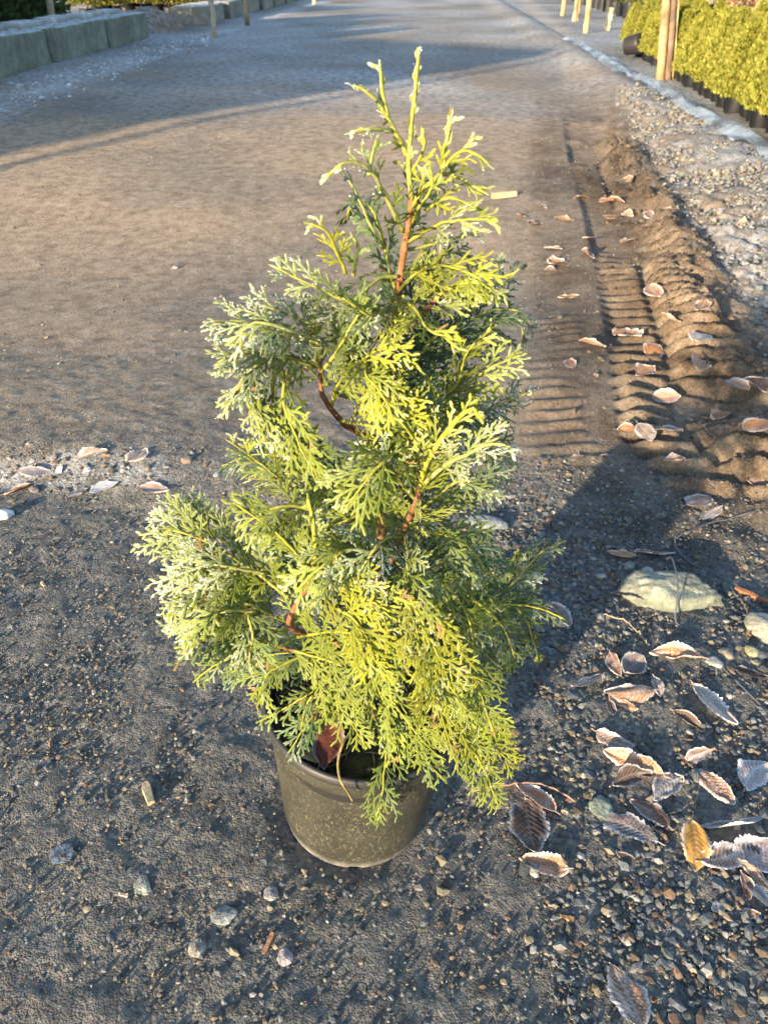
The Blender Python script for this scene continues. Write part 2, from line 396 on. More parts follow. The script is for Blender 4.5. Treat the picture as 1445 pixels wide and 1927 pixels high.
stone(266, 1668, 34, 36, .004, 11, (.20, .21, .17), 'pale triangular stone pressed into dark grit', .7, flat=True)
stone(424, 1722, 50, 34, .004, 12, (.19, .20, .19), 'light grey flat stone pressed into the grit', .2)
stone(372, 1786, 30, 32, .004, 13, (.25, .22, .17), 'tan broken stone pressed into the grit', .4, flat=True)
stone(120, 1605, 42, 30, .004, 14, (.06, .09, .12), 'dark blue slate flake bedded in the yard surface', .3, flat=True)
stone(6, 972, 40, 26, .018, 15, (.55, .58, .60), 'white frosty lump at the edge of the icy leaf litter', .3, mat='frost')
stone(352, 866, 26, 22, .010, 16, (.20, .14, .10), 'rounded brown clod standing alone on the lane')
stone(1005, 1640, 24, 20, .007, 17, (.20, .20, .19), 'small grey pebble between pot and leaves')
stone(1365, 1232, 30, 26, .010, 18, (.20, .16, .12), 'brown pebble by the cord and cream stone')
stone(1180, 1066, 26, 22, .008, 19, (.19, .20, .18), 'grey-green pebble above the large rock')
stone(1216, 1075, 22, 18, .008, 20, (.36, .34, .26), 'cream pebble touching the large rock')
stone(330, 505, 14, 9, .012, 21, (.2, .19, .18), 'lone grey pebble far out on the sunlit lane')
stone(510, 1682, 26, 24, .004, 30, (.22, .21, .20), 'frost-crusted grey lump in front of the pot', flat=True)
stone(536, 1802, 30, 24, .004, 31, (.30, .26, .25), 'white frosted chip with jagged edge in the grit', .6, flat=True)
def chip(px, py, L, W, T, rz, col, label, name='wood_chip', tilt=.1):
    p = on_ground(px, py); mb = MB(); n = 7
    for i in range(1): pass
    xs = np.linspace(-L/2, L/2, n); w = W*(.55+.45*np.sin(np.linspace(.5, 2.6, n)))*(1+.12*rng.normal(size=n))
    V = []
    for i in range(n): V += [(xs[i], -w[i]/2, 0), (xs[i], w[i]/2, .001*rng.normal()), (xs[i], w[i]*.4, T*(1+.12*rng.normal())), (xs[i], -w[i]*.4, T)]
    f = [(i*4+j, i*4+(j+1) % 4, i*4+4+(j+1) % 4, i*4+4+j) for i in range(n-1) for j in range(4)]+[(3, 2, 1, 0), (n*4-4, n*4-3, n*4-2, n*4-1)]
    mb.add(V, f4=f, col=col); o = put(name, mb.mesh(name, False), M['wood']); o.location = (p[0], p[1], p[2]-.001); o.rotation_euler = (0, -tilt, rz)
    return tag(o, label, 'wood chip' if name == 'wood_chip' else 'wood')
chip(280, 1495, .042, .013, .007, R(-62), (.36, .30, .19), 'long pale wood chip sticking up left of the pot', tilt=.15)
chip(505, 1776, .026, .008, .004, R(70), (.28, .15, .09), 'reddish bark chip in the grit in front of the pot')
chip(948, 371, .14, .035, .030, R(8), (.34, .28, .17), 'pale piece of wood casting a shadow on the lane', 'wood_piece', .05)
chip(1415, 1125, .075, .012, .010, R(-48), (.30, .13, .06), 'reddish brown stick of wood beside the cream stone', 'wood_piece')
chip(1064, 1728, .022, .007, .004, R(-15), (.40, .22, .10), 'small orange wood chip below the frosted leaves')
chip(230, 1000+684, .018, .005, .003, R(-10), (.45, .36, .26), 'tiny straw-coloured chip beside the triangular stone')
chip(82, 1100, .020, .006, .004, R(-50), (.48, .32, .20), 'tiny orange chip on the dark grit at the left')
def line_thing(name, pts, r, col, label, cat, mat='bark', lift=.003, n=26):
    P = np.array([on_ground(*p) for p in pts]); S = spline(P, n); S[:, 2] = ground(S[:, 0], S[:, 1])+lift+.003*np.abs(rng.normal(size=n))
    mb = MB(); mb.tube(S, r, 6, col=col, jit=.1); return tag(put(name, mb.mesh(name), M[mat]), label, cat)
c1 = line_thing('cord', [(1417, 963), (1345, 985), (1277, 1012), (1270, 1031), (1296, 1061), (1360, 1092), (1382, 1124)], .0016, (.10, .11, .13), 'dark blue-grey cord looping behind the large rock', 'cord', 'plastic')
P = np.array([on_ground(1247, 1066)+[0, 0, .018], on_ground(1252, 1090)+[0, 0, .058], on_ground(1262, 1130)+[0, 0, .058], on_ground(1266, 1152)+[0, 0, .040], on_ground(1270, 1172)+[0, 0, .004], on_ground(1300, 1192)+[0, 0, .003], on_ground(1340, 1240)+[0, 0, .004], on_ground(1400, 1300)+[0, 0, .003], on_ground(1470, 1368)+[0, 0, .003]])
mb = MB(); mb.tube(spline(P, 40), .0015, 6, col=(.08, .09, .11)); tag(put('cord', mb.mesh('cord'), M['plastic']), 'dark cord running over the large rock and away through the gravel', 'cord')
line_thing('twig', [(1126, 1159), (1172, 1170), (1200, 1195), (1215, 1214)], .0011, (.40, .32, .22), 'thin straw-coloured twig in the gravel below the large rock', 'twig')
line_thing('twig', [(885, 1492), (940, 1482), (1002, 1478), (1050, 1492), (1080, 1512)], .0016, (.30, .19, .14), 'brown bent twig lying under the leaves right of the pot', 'twig')
line_thing('twig', [(1390, 1128), (1402, 1150), (1412, 1180), (1408, 1200)], .0018, (.22, .15, .10), 'brown root-like twig curving beside the cream stone', 'twig')
line_thing('twig', [(935, 1315), (948, 1322), (962, 1334)], .0010, (.45, .40, .30), 'short pale twig on the gravel right of the cedar', 'twig')
line_thing('twig', [(1000, 1090+180), (1010, 1290), (1030, 1300)], .0010, (.3, .22, .15), 'short brown twig on pebbles under the low right branch', 'twig')

# ------------------------------------------------------------------ frosted dead leaves
PALE, TAN, BRN, DRK, ORG, YEL, RED = (.24, .15, .10), (.29, .15, .07), (.18, .08, .035), (.085, .045, .028), (.40, .17, .05), (.50, .25, .04), (.13, .042, .028)
def leaf_mesh(L, W, curl, fold, roll, col, frost, seed, wav=.5, nu=45, nv=15):
    rs = np.random.default_rng(seed)
    u = np.linspace(0, 1, nu); v = np.linspace(-1, 1, nv); U, Vv = np.meshgrid(u, v, indexing='ij')
    prof = np.sin(np.pi*np.clip(U, 0, 1)**.85)**.75; prof[0] = .03; prof[-1] = .01
    serr = 1+.09*np.abs(((U*11) % 1)-.5)*(np.abs(Vv) > .92)+.05*rs.normal(size=U.shape)*(np.abs(Vv) > .97)
    yy = W/2*prof*Vv*serr; xx = L*(U-.5)
    yy = yy+L*rs.uniform(-.10, .10)*np.sin(np.pi*U)+W*.13*fbm(U*6, Vv*0+seed*3.3, seed+2, 2)*Vv
    nvein = 10; ph = (U*nvein-np.abs(Vv)*2.6); rib = np.cos(2*np.pi*ph)
    zz = rib*.022*L*(prof*.8)*(1-np.abs(Vv)*.35)*.55
    zz += fold*np.abs(yy)                                          # folded up along the midrib
    k = roll/(W/2); ang = yy*k; yy2 = np.where(abs(k) > 1e-3, np.sin(ang)/(k+1e-9), yy); zz += (1-np.cos(ang))/(abs(k)+1e-9)*np.sign(roll if roll else 1)
    zz += wav*.05*L*fbm(U*3.0+seed*1.7, Vv*1.6, seed, 2)*np.abs(Vv)*2
    kc = curl/L; a2 = xx*kc
    X3 = np.sin(a2)/kc-zz*np.sin(a2) if abs(curl) > 1e-3 else xx; Z3 = (1-np.cos(a2))/kc+zz*np.cos(a2) if abs(curl) > 1e-3 else zz
    edge = sstep(.78, .97, np.abs(Vv)); edge[0] = 1; edge[-1] = 1; edge[1] = np.maximum(edge[1], .5); edge[-2] = np.maximum(edge[-2], .6)
    vein = sstep(.55, .95, rib)*(np.abs(Vv) > .06)
    mid = (np.abs(Vv) < .08)*1.0
    fr = np.clip(frost*(.02+.62*vein+.5*mid+.55*np.clip(fbm(U*4+seed, Vv*3, seed+3, 2)*2-.1, 0, 1))+edge*min(1, .45+frost), 0, 1)
    c = np.array(col)[None, None]*(1+.35*fbm(U*3+seed, Vv*2, seed+9, 3)-.15*vein)[..., None]
    c = np.clip(c, .01, 1); V = np.stack([X3, yy2, Z3], -1).reshape(-1, 3)
    I = np.arange(nu*nv).reshape(nu, nv); F = np.stack([I[:-1, :-1], I[1:, :-1], I[1:, 1:], I[:-1, 1:]], -1).reshape(-1, 4)
    me = mesh_np('fallen_leaf', V, [F], dict(frost=fr.ravel()), cols=c.reshape(-1, 3))
    i0 = V.reshape(nu, nv, 3)[0, nv//2]; d0 = i0-V.reshape(nu, nv, 3)[2, nv//2]
    return me, V, i0, d0/np.linalg.norm(d0)
leaf_n = [0]; leaf_spots = []
def leaf(px, py, qx, qy, wr, col, label, frost=.6, curl=None, fold=None, roll=None, tip=None, bank=None, group='frosted leaves fallen on the yard', z=None, stalk=True):
    """from stalk end (px,py) to tip (qx,qy) in the photo; wr = width/length"""
    s = leaf_n[0] = leaf_n[0]+1; rs = random.Random(s*31)
    a = on_ground(px, py); b = on_ground(qx, qy)
    if z is not None: r1, r2 = ray(px, py), ray(qx, qy); a = np.array([0, 0, CAM_H])+r1*((z-CAM_H)/r1[2]); b = np.array([0, 0, CAM_H])+r2*((z-CAM_H)/r2[2])
    L = min(np.linalg.norm(b-a), .092); c = (a+b)/2; leaf_spots.append((c[0], c[1], L)); yaw = math.atan2(b[1]-a[1], b[0]-a[0])
    curl = rs.uniform(-.5, .9) if curl is None else curl; fold = rs.uniform(.0, .25) if fold is None else fold
    roll = rs.uniform(-.2, .5) if roll is None else roll; bank = rs.uniform(-.35, .35) if bank is None else bank; tip = rs.uniform(-.15, .15) if tip is None else tip
    me, V, i0, d0 = leaf_mesh(L*1.04, L*wr, curl*.7, fold*.7, roll*.75, col, frost, s, wav=rs.uniform(.8, 1.6))
    o = put('fallen_leaf', me, M['leaf'])
    rot = Matrix.Rotation(yaw, 3, 'Z') @ Matrix.Rotation(-tip, 3, 'Y') @ Matrix.Rotation(bank, 3, 'X')
    Rm = np.array(rot); W = V@Rm.T
    zz = W[:, 2]; gz = ground(W[:, 0]+c[0], W[:, 1]+c[1]) if z is None else np.full(len(W), z)
    k = np.partition(zz-gz, 25)[25]
    o.matrix_world = Matrix.Translation((c[0], c[1], -k+.0015)) @ rot.to_4x4()
    if stalk:
        mb = MB(); n = 6; t = np.linspace(0, 1, n)[:, None]; st = i0+d0*t*L*.16+np.array([0, 0, 1])*(t**2)*L*.03*rs.uniform(-1, 1); mb.tube(st-d0*.003, np.linspace(.0009, .0013, n), 5, col=(.30, .22, .17))
        put('stalk', mb.mesh('stalk'), M['bark'], o)
    if group: tag(o, label, 'leaf', group)
    else: tag(o, label, 'leaf')
    return o
LG = None
leaf(1206, 1940, 1146, 1816, .60, TAN, 'broad tan leaf with white ribs lying alone, apart from the other leaves', .85, curl=.5, fold=.25, bank=.1, group=LG)
leaf(988, 1505, 1005, 1612, .62, DRK, 'dark brown flat oval leaf with a second leaf folded over it', .25, curl=.2, fold=.05, roll=.1, bank=0, group=LG)
leaf(1042, 1532, 968, 1477, .42, ORG, 'orange frosted leaf folded across the dark brown oval leaf', .7, curl=.7, fold=.5, bank=.3, group=LG)
leaf(1066, 1642, 978, 1617, .55, ORG, 'orange white-ribbed leaf below the dark brown oval leaf', .85, curl=.6, fold=.3, group=LG)
leaf(1120, 1379, 1192, 1412, .45, PALE, 'pale grey ribbed leaf above the long orange leaf', .9, group=LG)
leaf(1248, 1466, 1134, 1417, .36, ORG, 'long narrow orange leaf with white ribs at its stalk end', .8, curl=.4, fold=.5, bank=-.35, group=LG)
leaf(1148, 1482, 1223, 1458, .42, DRK, 'dark brown leaf curled into a boat beside the long orange leaf', .35, curl=1.1, fold=.5, roll=.7, group=LG)
leaf(1282, 1464, 1230, 1510, .50, PALE, 'small squarish leaf with bold white ribs', 1.0, curl=.2, fold=.1, bank=0, group=LG)
leaf(1256, 1564, 1186, 1508, .50, BRN, 'brown leaf with white toothed rim and dark centre', .35, curl=.6, fold=.2, group=LG)
leaf(1232, 1590, 1120, 1544, .50, (.13, .095, .09), 'purplish grey leaf with fine pale veins lying flat', .6, curl=.2, fold=.1, bank=0, group=LG)
leaf(1192, 1618, 1158, 1608, .5, DRK, 'tiny dark leaf scrap below the purplish grey leaf', .2, stalk=False, group=LG)
leaf(1307, 1450, 1378, 1522, .40, BRN, 'brown leaf with evenly spaced white ribs', .8, curl=.3, fold=.25, bank=.2, group=LG)
leaf(1288, 1436, 1336, 1419, .45, PALE, 'small crumpled grey leaf beside the evenly ribbed brown leaf', .9, group=LG)
leaf(1400, 1484, 1444, 1438, .60, (.36, .30, .28), 'pale round frosted leaf tilted on the gravel', .95, curl=.2, fold=.2, group=LG)
leaf(1300, 1556, 1306, 1642, .55, YEL, 'golden orange leaf with toothed white rim', .25, curl=-.3, fold=.15, bank=-.1, group=LG)
leaf(1318, 1624, 1394, 1598, .62, PALE, 'white-ribbed grey leaf touching the golden orange leaf', .95, curl=-.3, fold=.15, group=LG)
leaf(1312, 1556, 1432, 1548, .22, (.28, .25, .25), 'leaf rolled into a long frosted tube', 1.0, curl=.1, fold=1.0, roll=1.6, group=LG)
leaf(1382, 1625, 1450, 1585, .75, (.30, .23, .21), 'large crumpled mauve-grey leaf on the pile', .8, curl=.4, group=LG)
leaf(1392, 1626, 1450, 1680, .35, TAN, 'long tan leaf lying under the large crumpled leaf', .8, curl=.3, fold=.5, group=LG)
leaf(1392, 1646, 1406, 1696, .40, BRN, 'small upright curled leaf at the edge of the pile', .6, curl=.8, fold=.6, roll=.8, group=LG)
leaf(1402, 1660, 1452, 1716, .5, (.28, .20, .17), 'brown-grey leaf at the foot of the pile', .8, group=LG)
leaf(1396, 1716, 1428, 1722, .6, TAN, 'small leaf with orange tip just below the pile', .6, group=LG)
leaf(1338, 1716, 1366, 1706, .6, (.2, .2, .19), 'thin grey leaf scrap below the pile', .7, stalk=False, group=LG)
leaf(1194, 1052, 1142, 1038, .55, ORG, 'orange leaf with frosted rim just above the large rock', .4, curl=.7, roll=.7, group=LG)
leaf(1190, 1046, 1270, 1046, .32, BRN, 'rust brown leaf touching the orange leaf above the large rock', .5, curl=.4, fold=.3, group=LG)
leaf(1234, 1140, 1150, 1116, .45, BRN, 'brown pleated leaf resting against the large rock', .6, curl=.3, fold=.3, bank=.3, group=LG)
leaf(1036, 1140, 1070, 1182, .70, (.20, .12, .10), 'dull brown leaf under the tip of the low right cedar branch', .4, curl=.2, fold=.1, bank=0, group=LG)
leaf(1286, 956, 1338, 934, .60, TAN, 'tan frosted leaf arched on the dug soil', .85, curl=-.5, group=LG)
leaf(1320, 978, 1358, 956, .45, PALE, 'small white-ribbed leaf below the arched tan leaf', 1.0, group=LG)
leaf(1412, 892, 1450, 908, .6, BRN, 'brown leaf on the lumpy soil beside the tyre track', .4, group=LG)
leaf(1148, 1232, 1168, 1276, .45, BRN, 'brown leaf standing on edge in the frosted clump', .5, curl=.5, fold=.5, roll=.9, bank=.7, group=LG)
leaf(1170, 1272, 1206, 1240, .85, (.15, .11, .10), 'dark leaf curled into a cup with thick white rim', .4, curl=1.6, fold=.1, roll=1.5, group=LG)
leaf(1130, 1276, 1074, 1292, .45, PALE, 'pale ribbed leaf left of the frosted clump', .95, curl=.2, group=LG)
leaf(1228, 1308, 1136, 1304, .50, TAN, 'wide tan leaf arched over another below the frosted clump', .6, curl=-.5, fold=-.1, roll=-.8, bank=.1, group=LG)
leaf(1150, 1316, 1198, 1338, .40, ORG, 'orange ribbed leaf tucked under the wide tan leaf', .6, curl=.2, group=LG)
leaf(1318, 1244, 1222, 1232, .34, ORG, 'orange leaf with long pale stalk right of the frosted clump', .7, curl=.5, fold=.3, roll=.9, group=LG)
leaf(1228, 1278, 1242, 1312, .5, PALE, 'small white crusted leaf beside the wide tan leaf', 1.0, curl=.6, roll=.8, group=LG)
leaf(1302, 1296, 1386, 1366, .50, (.34, .27, .22), 'large pale leaf with deep ribs and ragged end', .95, curl=.4, fold=.35, bank=-.2, group=LG)
leaf(1264, 1344, 1324, 1374, .38, DRK, 'dark brown rolled leaf with a thick white rim', .25, curl=.3, fold=.4, roll=1.5, group=LG)
leaf(1376, 1258, 1446, 1276, .40, DRK, 'dark unfrosted leaf lying flat beside the cord', .15, curl=.1, fold=.1, group=LG)
leaf(1146, 1320, 1154, 1350, .5, BRN, 'small withered brown leaf below the tucked orange leaf', .4, curl=1.0, roll=.9, group=LG)
leaf(1236, 1208, 1262, 1226, .5, (.2, .15, .13), 'small dark shrivelled leaf between rock and frosted clump', .5, curl=1.0, roll=1.0, group=LG)
# left side, in the icy litter
leaf(142, 868, 202, 850, .34, PALE, 'rolled white-edged leaf on the icy litter at the left', .9, curl=.3, fold=.6, roll=1.0, group=LG)
leaf(10, 932, 58, 912, .45, ORG, 'orange leaf half frozen into the icy litter', .35, curl=.3, roll=.7, group=LG)
leaf(244, 876, 276, 846, .8, (.38, .27, .20), 'pale tan leaf lying flat beyond the icy litter', .35, curl=.1, fold=.1, bank=0, group=LG)
leaf(266, 916, 320, 932, .55, (.30, .20, .15), 'dull brown leaf at the right end of the icy litter', .5, curl=.4, group=LG)
leaf(172, 932, 222, 908, .55, (.40, .38, .38), 'white frozen leaf in the middle of the icy litter', 1.0, curl=.5, roll=.7, group=LG)
leaf(130, 940, 166, 920, .5, PALE, 'small frozen leaf beside the white one in the icy litter', .9, group=LG)
leaf(40, 898, 96, 888, .5, (.26, .2, .19), 'grey brown leaf frozen flat at the edge of the icy litter', .7, group=LG)
# along the tyre track
TG = 'small frosted leaves scattered along the tyre track'; TL = 'small frosted brown leaf lying along the tyre track'
for x, y, l, a in [(1113, 652, 50, 5), (1070, 560, 40, -10), (1172, 630, 40, -15), (1190, 636, 30, 25), (1255, 626, 36, 10), (1308, 612, 44, -50), (1316, 706, 32, -60), (1212, 702, 44, -20),
                   (1252, 752, 50, 8), (1250, 818, 60, 8), (1265, 880, 36, 15), (1355, 790, 36, -30), (1420, 738, 46, 15), (1385, 732, 46, 20), (1085, 864, 22, -30), (1138, 864, 20, 40),
                   (1075, 686, 16, 70), (1020, 390, 26, 30), (1006, 426, 30, -20), (980, 410, 22, 40), (1060, 414, 34, 5), (1160, 380, 28, -10), (1110, 455, 34, 5), (1178, 458, 36, -20), (1045, 496, 30, -15),
                   (1040, 470, 34, 10), (1106, 482, 24, 30), (1150, 415, 34, -5), (1215, 432, 24, -60), (1092, 376, 26, 8), (1260, 398, 30, 6), (1140, 862, 20, 10), (1330, 830, 26, 20), (1180, 405, 22, 20), (1035, 510, 22, 0), (1340, 290, 22, 5), (1180, 345, 18, 0), (1230, 560, 24, -15)]:
    dx, dy = math.cos(R(a))*l/2, math.sin(R(a))*l/2
    leaf(x-dx, y-dy, x+dx, y+dy, random.uniform(.5, .85), random.choice([TAN, TAN, (.34, .20, .13), ORG, ORG, BRN]), TL, random.uniform(.2, .6), group=TG, stalk=False, bank=random.uniform(-.6, .6), roll=random.uniform(.2, 1.1))
leaf(1205, 680, 1250, 652, .75, ORG, 'bright orange leaf caught across a ridge of the tyre track', .35, bank=.4, group=LG)
leaf(1288, 660, 1342, 640, .8, (.40, .30, .22), 'broad cream leaf on the right shoulder of the tyre track', .8, group=LG)
leaf(1158, 820, 1206, 828, .45, ORG, 'rust leaf with white rim at the start of the tyre ridges', .45, curl=.8, roll=.9, group=LG)
leaf(1196, 822, 1222, 850, .65, (.34, .24, .17), 'tan leaf hanging over the hollow beside the rust leaf', .5, group=LG)
leaf(1386, 832, 1438, 848, .55, ORG, 'orange leaf on the dug soil right of the tyre ridges', .5, group=LG)
leaf(1308, 862, 1340, 850, .7, TAN, 'oval tan leaf cupped in the last tyre groove', .6, curl=.8, roll=.9, group=LG)
leaf(1128, 383, 1156, 376, .7, ORG, 'orange leaf far along the tyre track', .2, group=LG)

# ------------------------------------------------------------------ the potted cedar
tree = empty('potted_cedar', (POT_X, POT_Y, float(macro(POT_X, POT_Y))))
tag(tree, 'young golden green cedar with frosted tips in a dusty black nursery pot', 'potted tree')
tree.rotation_euler = (R(-.5), TILT, 0); bpy.context.view_layer.update()
TINV = np.array(tree.matrix_world.inverted())
def loc(P): P = np.asarray(P, float); return P@TINV[:3, :3].T+TINV[:3, 3]
POT_H, RB, RT = .232, .101, .128
def lathe(prof, seg, fn=None):
    prof = np.array(prof); n = len(prof); th = np.linspace(0, 2*np.pi, seg, endpoint=False)
    V = np.stack([prof[:, None, 0]*np.cos(th), prof[:, None, 0]*np.sin(th), np.repeat(prof[:, 1:2], seg, 1)], -1)
    if fn: V = fn(V, th)
    F = [(i*seg+j, i*seg+(j+1) % seg, (i+1)*seg+(j+1) % seg, (i+1)*seg+j) for i in range(n-1) for j in range(seg)]
    return V.reshape(-1, 3), np.array(F)
def potfn(V, th):                                                    # feet notches round the base, a slightly out-of-round wall
    V = V.copy(); notch = (np.cos(th*5+1.4) > .93)
    for i in range(V.shape[0]):
        m = notch & (V[i, :, 2] < .006); V[i, m, 2] += .006
        V[i, :, :2] *= (1+.006*np.cos(2*th+.6)*(V[i, :, 2:3].T[0]/POT_H))[:, None]
    return V
prof = [(.0, .004), (RB-.012, .004), (RB-.010, .0), (RB-.004, .0), (RB-.001, .003), (RB, .008), (RB+.002, .016)]+[(RB+.002+(RT-.004-RB-.002)*t, .016+(POT_H-.032)*t) for t in np.linspace(.08, 1, 8)][:6]+[(RT-.0085, POT_H-.046), (RT-.0060, POT_H-.043), (RT-.0036, POT_H-.014)]
inner = [(RT-.0065, POT_H-.012), (RT-.010, POT_H*.72), (RT-.022, POT_H*.3), (.0, POT_H*.3)]
V, F = lathe(prof, 96, potfn); me = mesh_np('nursery_pot', V, [F], cols=np.full((len(V), 3), .05)); potm = put('nursery_pot', me, M['pot'], tree)
V, F = lathe(inner, 96); put('inner_wall', mesh_np('inner_wall', V, [F], cols=np.full((len(V), 3), (.02, .02, .02))), M['plastic'], potm)
tt = np.linspace(0, 2*np.pi, 13); rp = [(RT-.0005+.0042*math.cos(t), POT_H-.008+.0075*math.sin(t)) for t in tt]
V, F = lathe(rp, 96); put('rim', mesh_np('rim', V, [F], cols=np.full((len(V), 3), (.028, .028, .028))), M['plastic'], potm)
# soil
seg, rings = 60, 16; Vs = []
for i in range(rings+1):
    r = (RT-.009)*i/rings
    for j in range(seg):
        a = 2*np.pi*j/seg; Vs.append((r*math.cos(a), r*math.sin(a), 0))
Vs = np.array(Vs); Vs[:, 2] = POT_H-.026+.014*fbm(Vs[:, 0]*30, Vs[:, 1]*30, 90, 3)+.012*np.exp(-(np.hypot(Vs[:, 0], Vs[:, 1])/.05)**2)
Fs = [(i*seg+j, i*seg+(j+1) % seg, (i+1)*seg+(j+1) % seg, (i+1)*seg+j) for i in range(rings) for j in range(seg)]
sc_ = np.array([(.045, .035, .022)])*(1+.9*fbm(Vs[:, 0]*60, Vs[:, 1]*60, 91, 2))[:, None]+np.clip(fbm(Vs[:, 0]*22, Vs[:, 1]*22, 92, 2), 0, 1)[:, None]*np.array([(.10, .11, .02)])
put('potting_soil', mesh_np('potting_soil', Vs, [np.array(Fs)], cols=np.clip(sc_, .01, 1)), M['soil'], tree)
mb = MB()
for k in range(320):                                                 # dry scraps and needles on the soil
    a, r = random.uniform(0, 6.28), (RT-.014)*math.sqrt(random.random()); p = np.array([r*math.cos(a), r*math.sin(a), POT_H-.020+random.uniform(-.002, .006)])
    d = np.array([random.gauss(0, 1), random.gauss(0, 1), random.gauss(0, .35)]); d /= np.linalg.norm(d); L = random.uniform(.008, .028)
    mb.tube(np.array([p-d*L/2, p+[0, 0, .002], p+d*L/2]), [.0006, .0014, .0005], 4, col=random.choice([(.26, .16, .08), (.32, .24, .10), (.20, .20, .04), (.16, .08, .05), (.36, .28, .16)]))
o = put('soil_litter', mb.mesh('soil_litter'), M['soil'], tree); o['kind'] = 'stuff'

# trunk
def wp(pts): return np.array([at_depth(x, y, d) for x, y, d in pts])
Y0 = POT_Y
TRUNK = [(690, 1400, Y0-.005), (694, 1300, Y0-.002), (704, 1150, Y0+.004), (716, 1000, Y0+.008), (726, 850, Y0+.008), (736, 720, Y0+.008), (744, 600, Y0+.006), (756, 500, Y0+.004), (770, 410, Y0), (774, 370, Y0)]
LEAD = [(774, 372, Y0), (770, 320, Y0), (773, 260, Y0-.004), (781, 180, Y0-.01), (789, 94, Y0-.014)]
tp = spline(wp(TRUNK), 60); mb = MB()
cc = np.array([(.17, .085, .045)])*(1+.25*rng.normal(size=(60, 1))); cc[-18:] = np.array([(.26, .11, .05)])*(1+.15*rng.normal(size=(18, 1)))
mb.tube(loc(tp), np.linspace(.0068, .0021, 60), 8, col=np.clip(cc, .02, 1), jit=.06)
trunk = put('trunk', mb.mesh('trunk'), M['bark'], tree)
def trunk_at(py):
    k = np.argmin(np.abs(np.array([CY-FPX*((p-[0, 0, CAM_H])@upv)/((p-[0, 0, CAM_H])@fw) for p in tp])-py)); return tp[k]

# flat scale-leaf sprays
class Twigs:
    def __init__(s): s.r = {3: [], 5: []}
    def add(s, p, d, L, w, n, bend, col, fr, K=3): s.r[K].append((*p, *d, L, w, *n, *bend, *col, fr))
    def mesh(s, name, scal=1.0):
        VV, F3, F4, CC, FR = [], [], [], [], []; off = 0
        for K, rows in s.r.items():
            if not rows: continue
            A = np.array(rows); p, d, L, w, n, b, c, fr = A[:, 0:3], A[:, 3:6], A[:, 6], A[:, 7], A[:, 8:11], A[:, 11:14], A[:, 14:17], A[:, 17]
            ts = np.linspace(0, .90, K); wp_ = np.interp(ts, [0, .25, .7, .9], [.60, 1.0, 1.0, .70]); m = len(A); blk = []
            for i, t in enumerate(ts):
                q = p+d*(L*t)[:, None]+b*(L*t*t)[:, None]; dd = d+2*t*b; dd /= np.linalg.norm(dd, axis=1)[:, None]
                sd = np.cross(n, dd); sd /= np.linalg.norm(sd, axis=1)[:, None]+1e-9; nn = np.cross(dd, sd)
                jw = (w*wp_[i]*.5*(1+.16*rng.normal(size=m)))[:, None]; jh = (w*.16*wp_[i])[:, None]
                blk += [q+sd*jw, q+nn*jh, q-sd*jw, q-nn*jh]
            blk.append(p+d*L[:, None]+b*L[:, None])
            V = np.stack(blk, 1); nv = K*4+1; base = (np.arange(m)*nv+off)[:, None]
            q4 = np.array([(i*4+j, i*4+(j+1) % 4, i*4+4+(j+1) % 4, i*4+4+j) for i in range(K-1) for j in range(4)])
            t3 = np.array([((K-1)*4+j, (K-1)*4+(j+1) % 4, K*4) for j in range(4)])
            F4.append((q4[None]+base[:, None]).reshape(-1, 4)); F3.append((t3[None]+base[:, None]).reshape(-1, 3))
            tv = np.concatenate([np.repeat(ts, 4), [1.0]])
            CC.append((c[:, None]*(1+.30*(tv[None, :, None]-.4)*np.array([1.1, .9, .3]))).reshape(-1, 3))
            FR.append(np.clip(fr[:, None]*(.55+.75*tv[None]), 0, 1).reshape(-1)); VV.append(V.reshape(-1, 3)); off += m*nv
        return mesh_np(name, np.vstack(VV), [np.vstack(F3), np.vstack(F4)], dict(frost=np.concatenate(FR)), cols=np.clip(np.vstack(CC), 0, 1), smooth=False)
def unit(v): return v/(np.linalg.norm(v)+1e-12)
CAMP = np.array([0, 0, CAM_H]); G = np.array([0, 0, -1.])
GOLD, LIME, GREEN, DEEP = np.array((.225, .245, .024)), np.array((.168, .208, .030)), np.array((.118, .162, .036)), np.array((.062, .098, .032))  # yellower tones for new growth and sunlit sprays, deepest green paints shaded ones
nbr = [0]
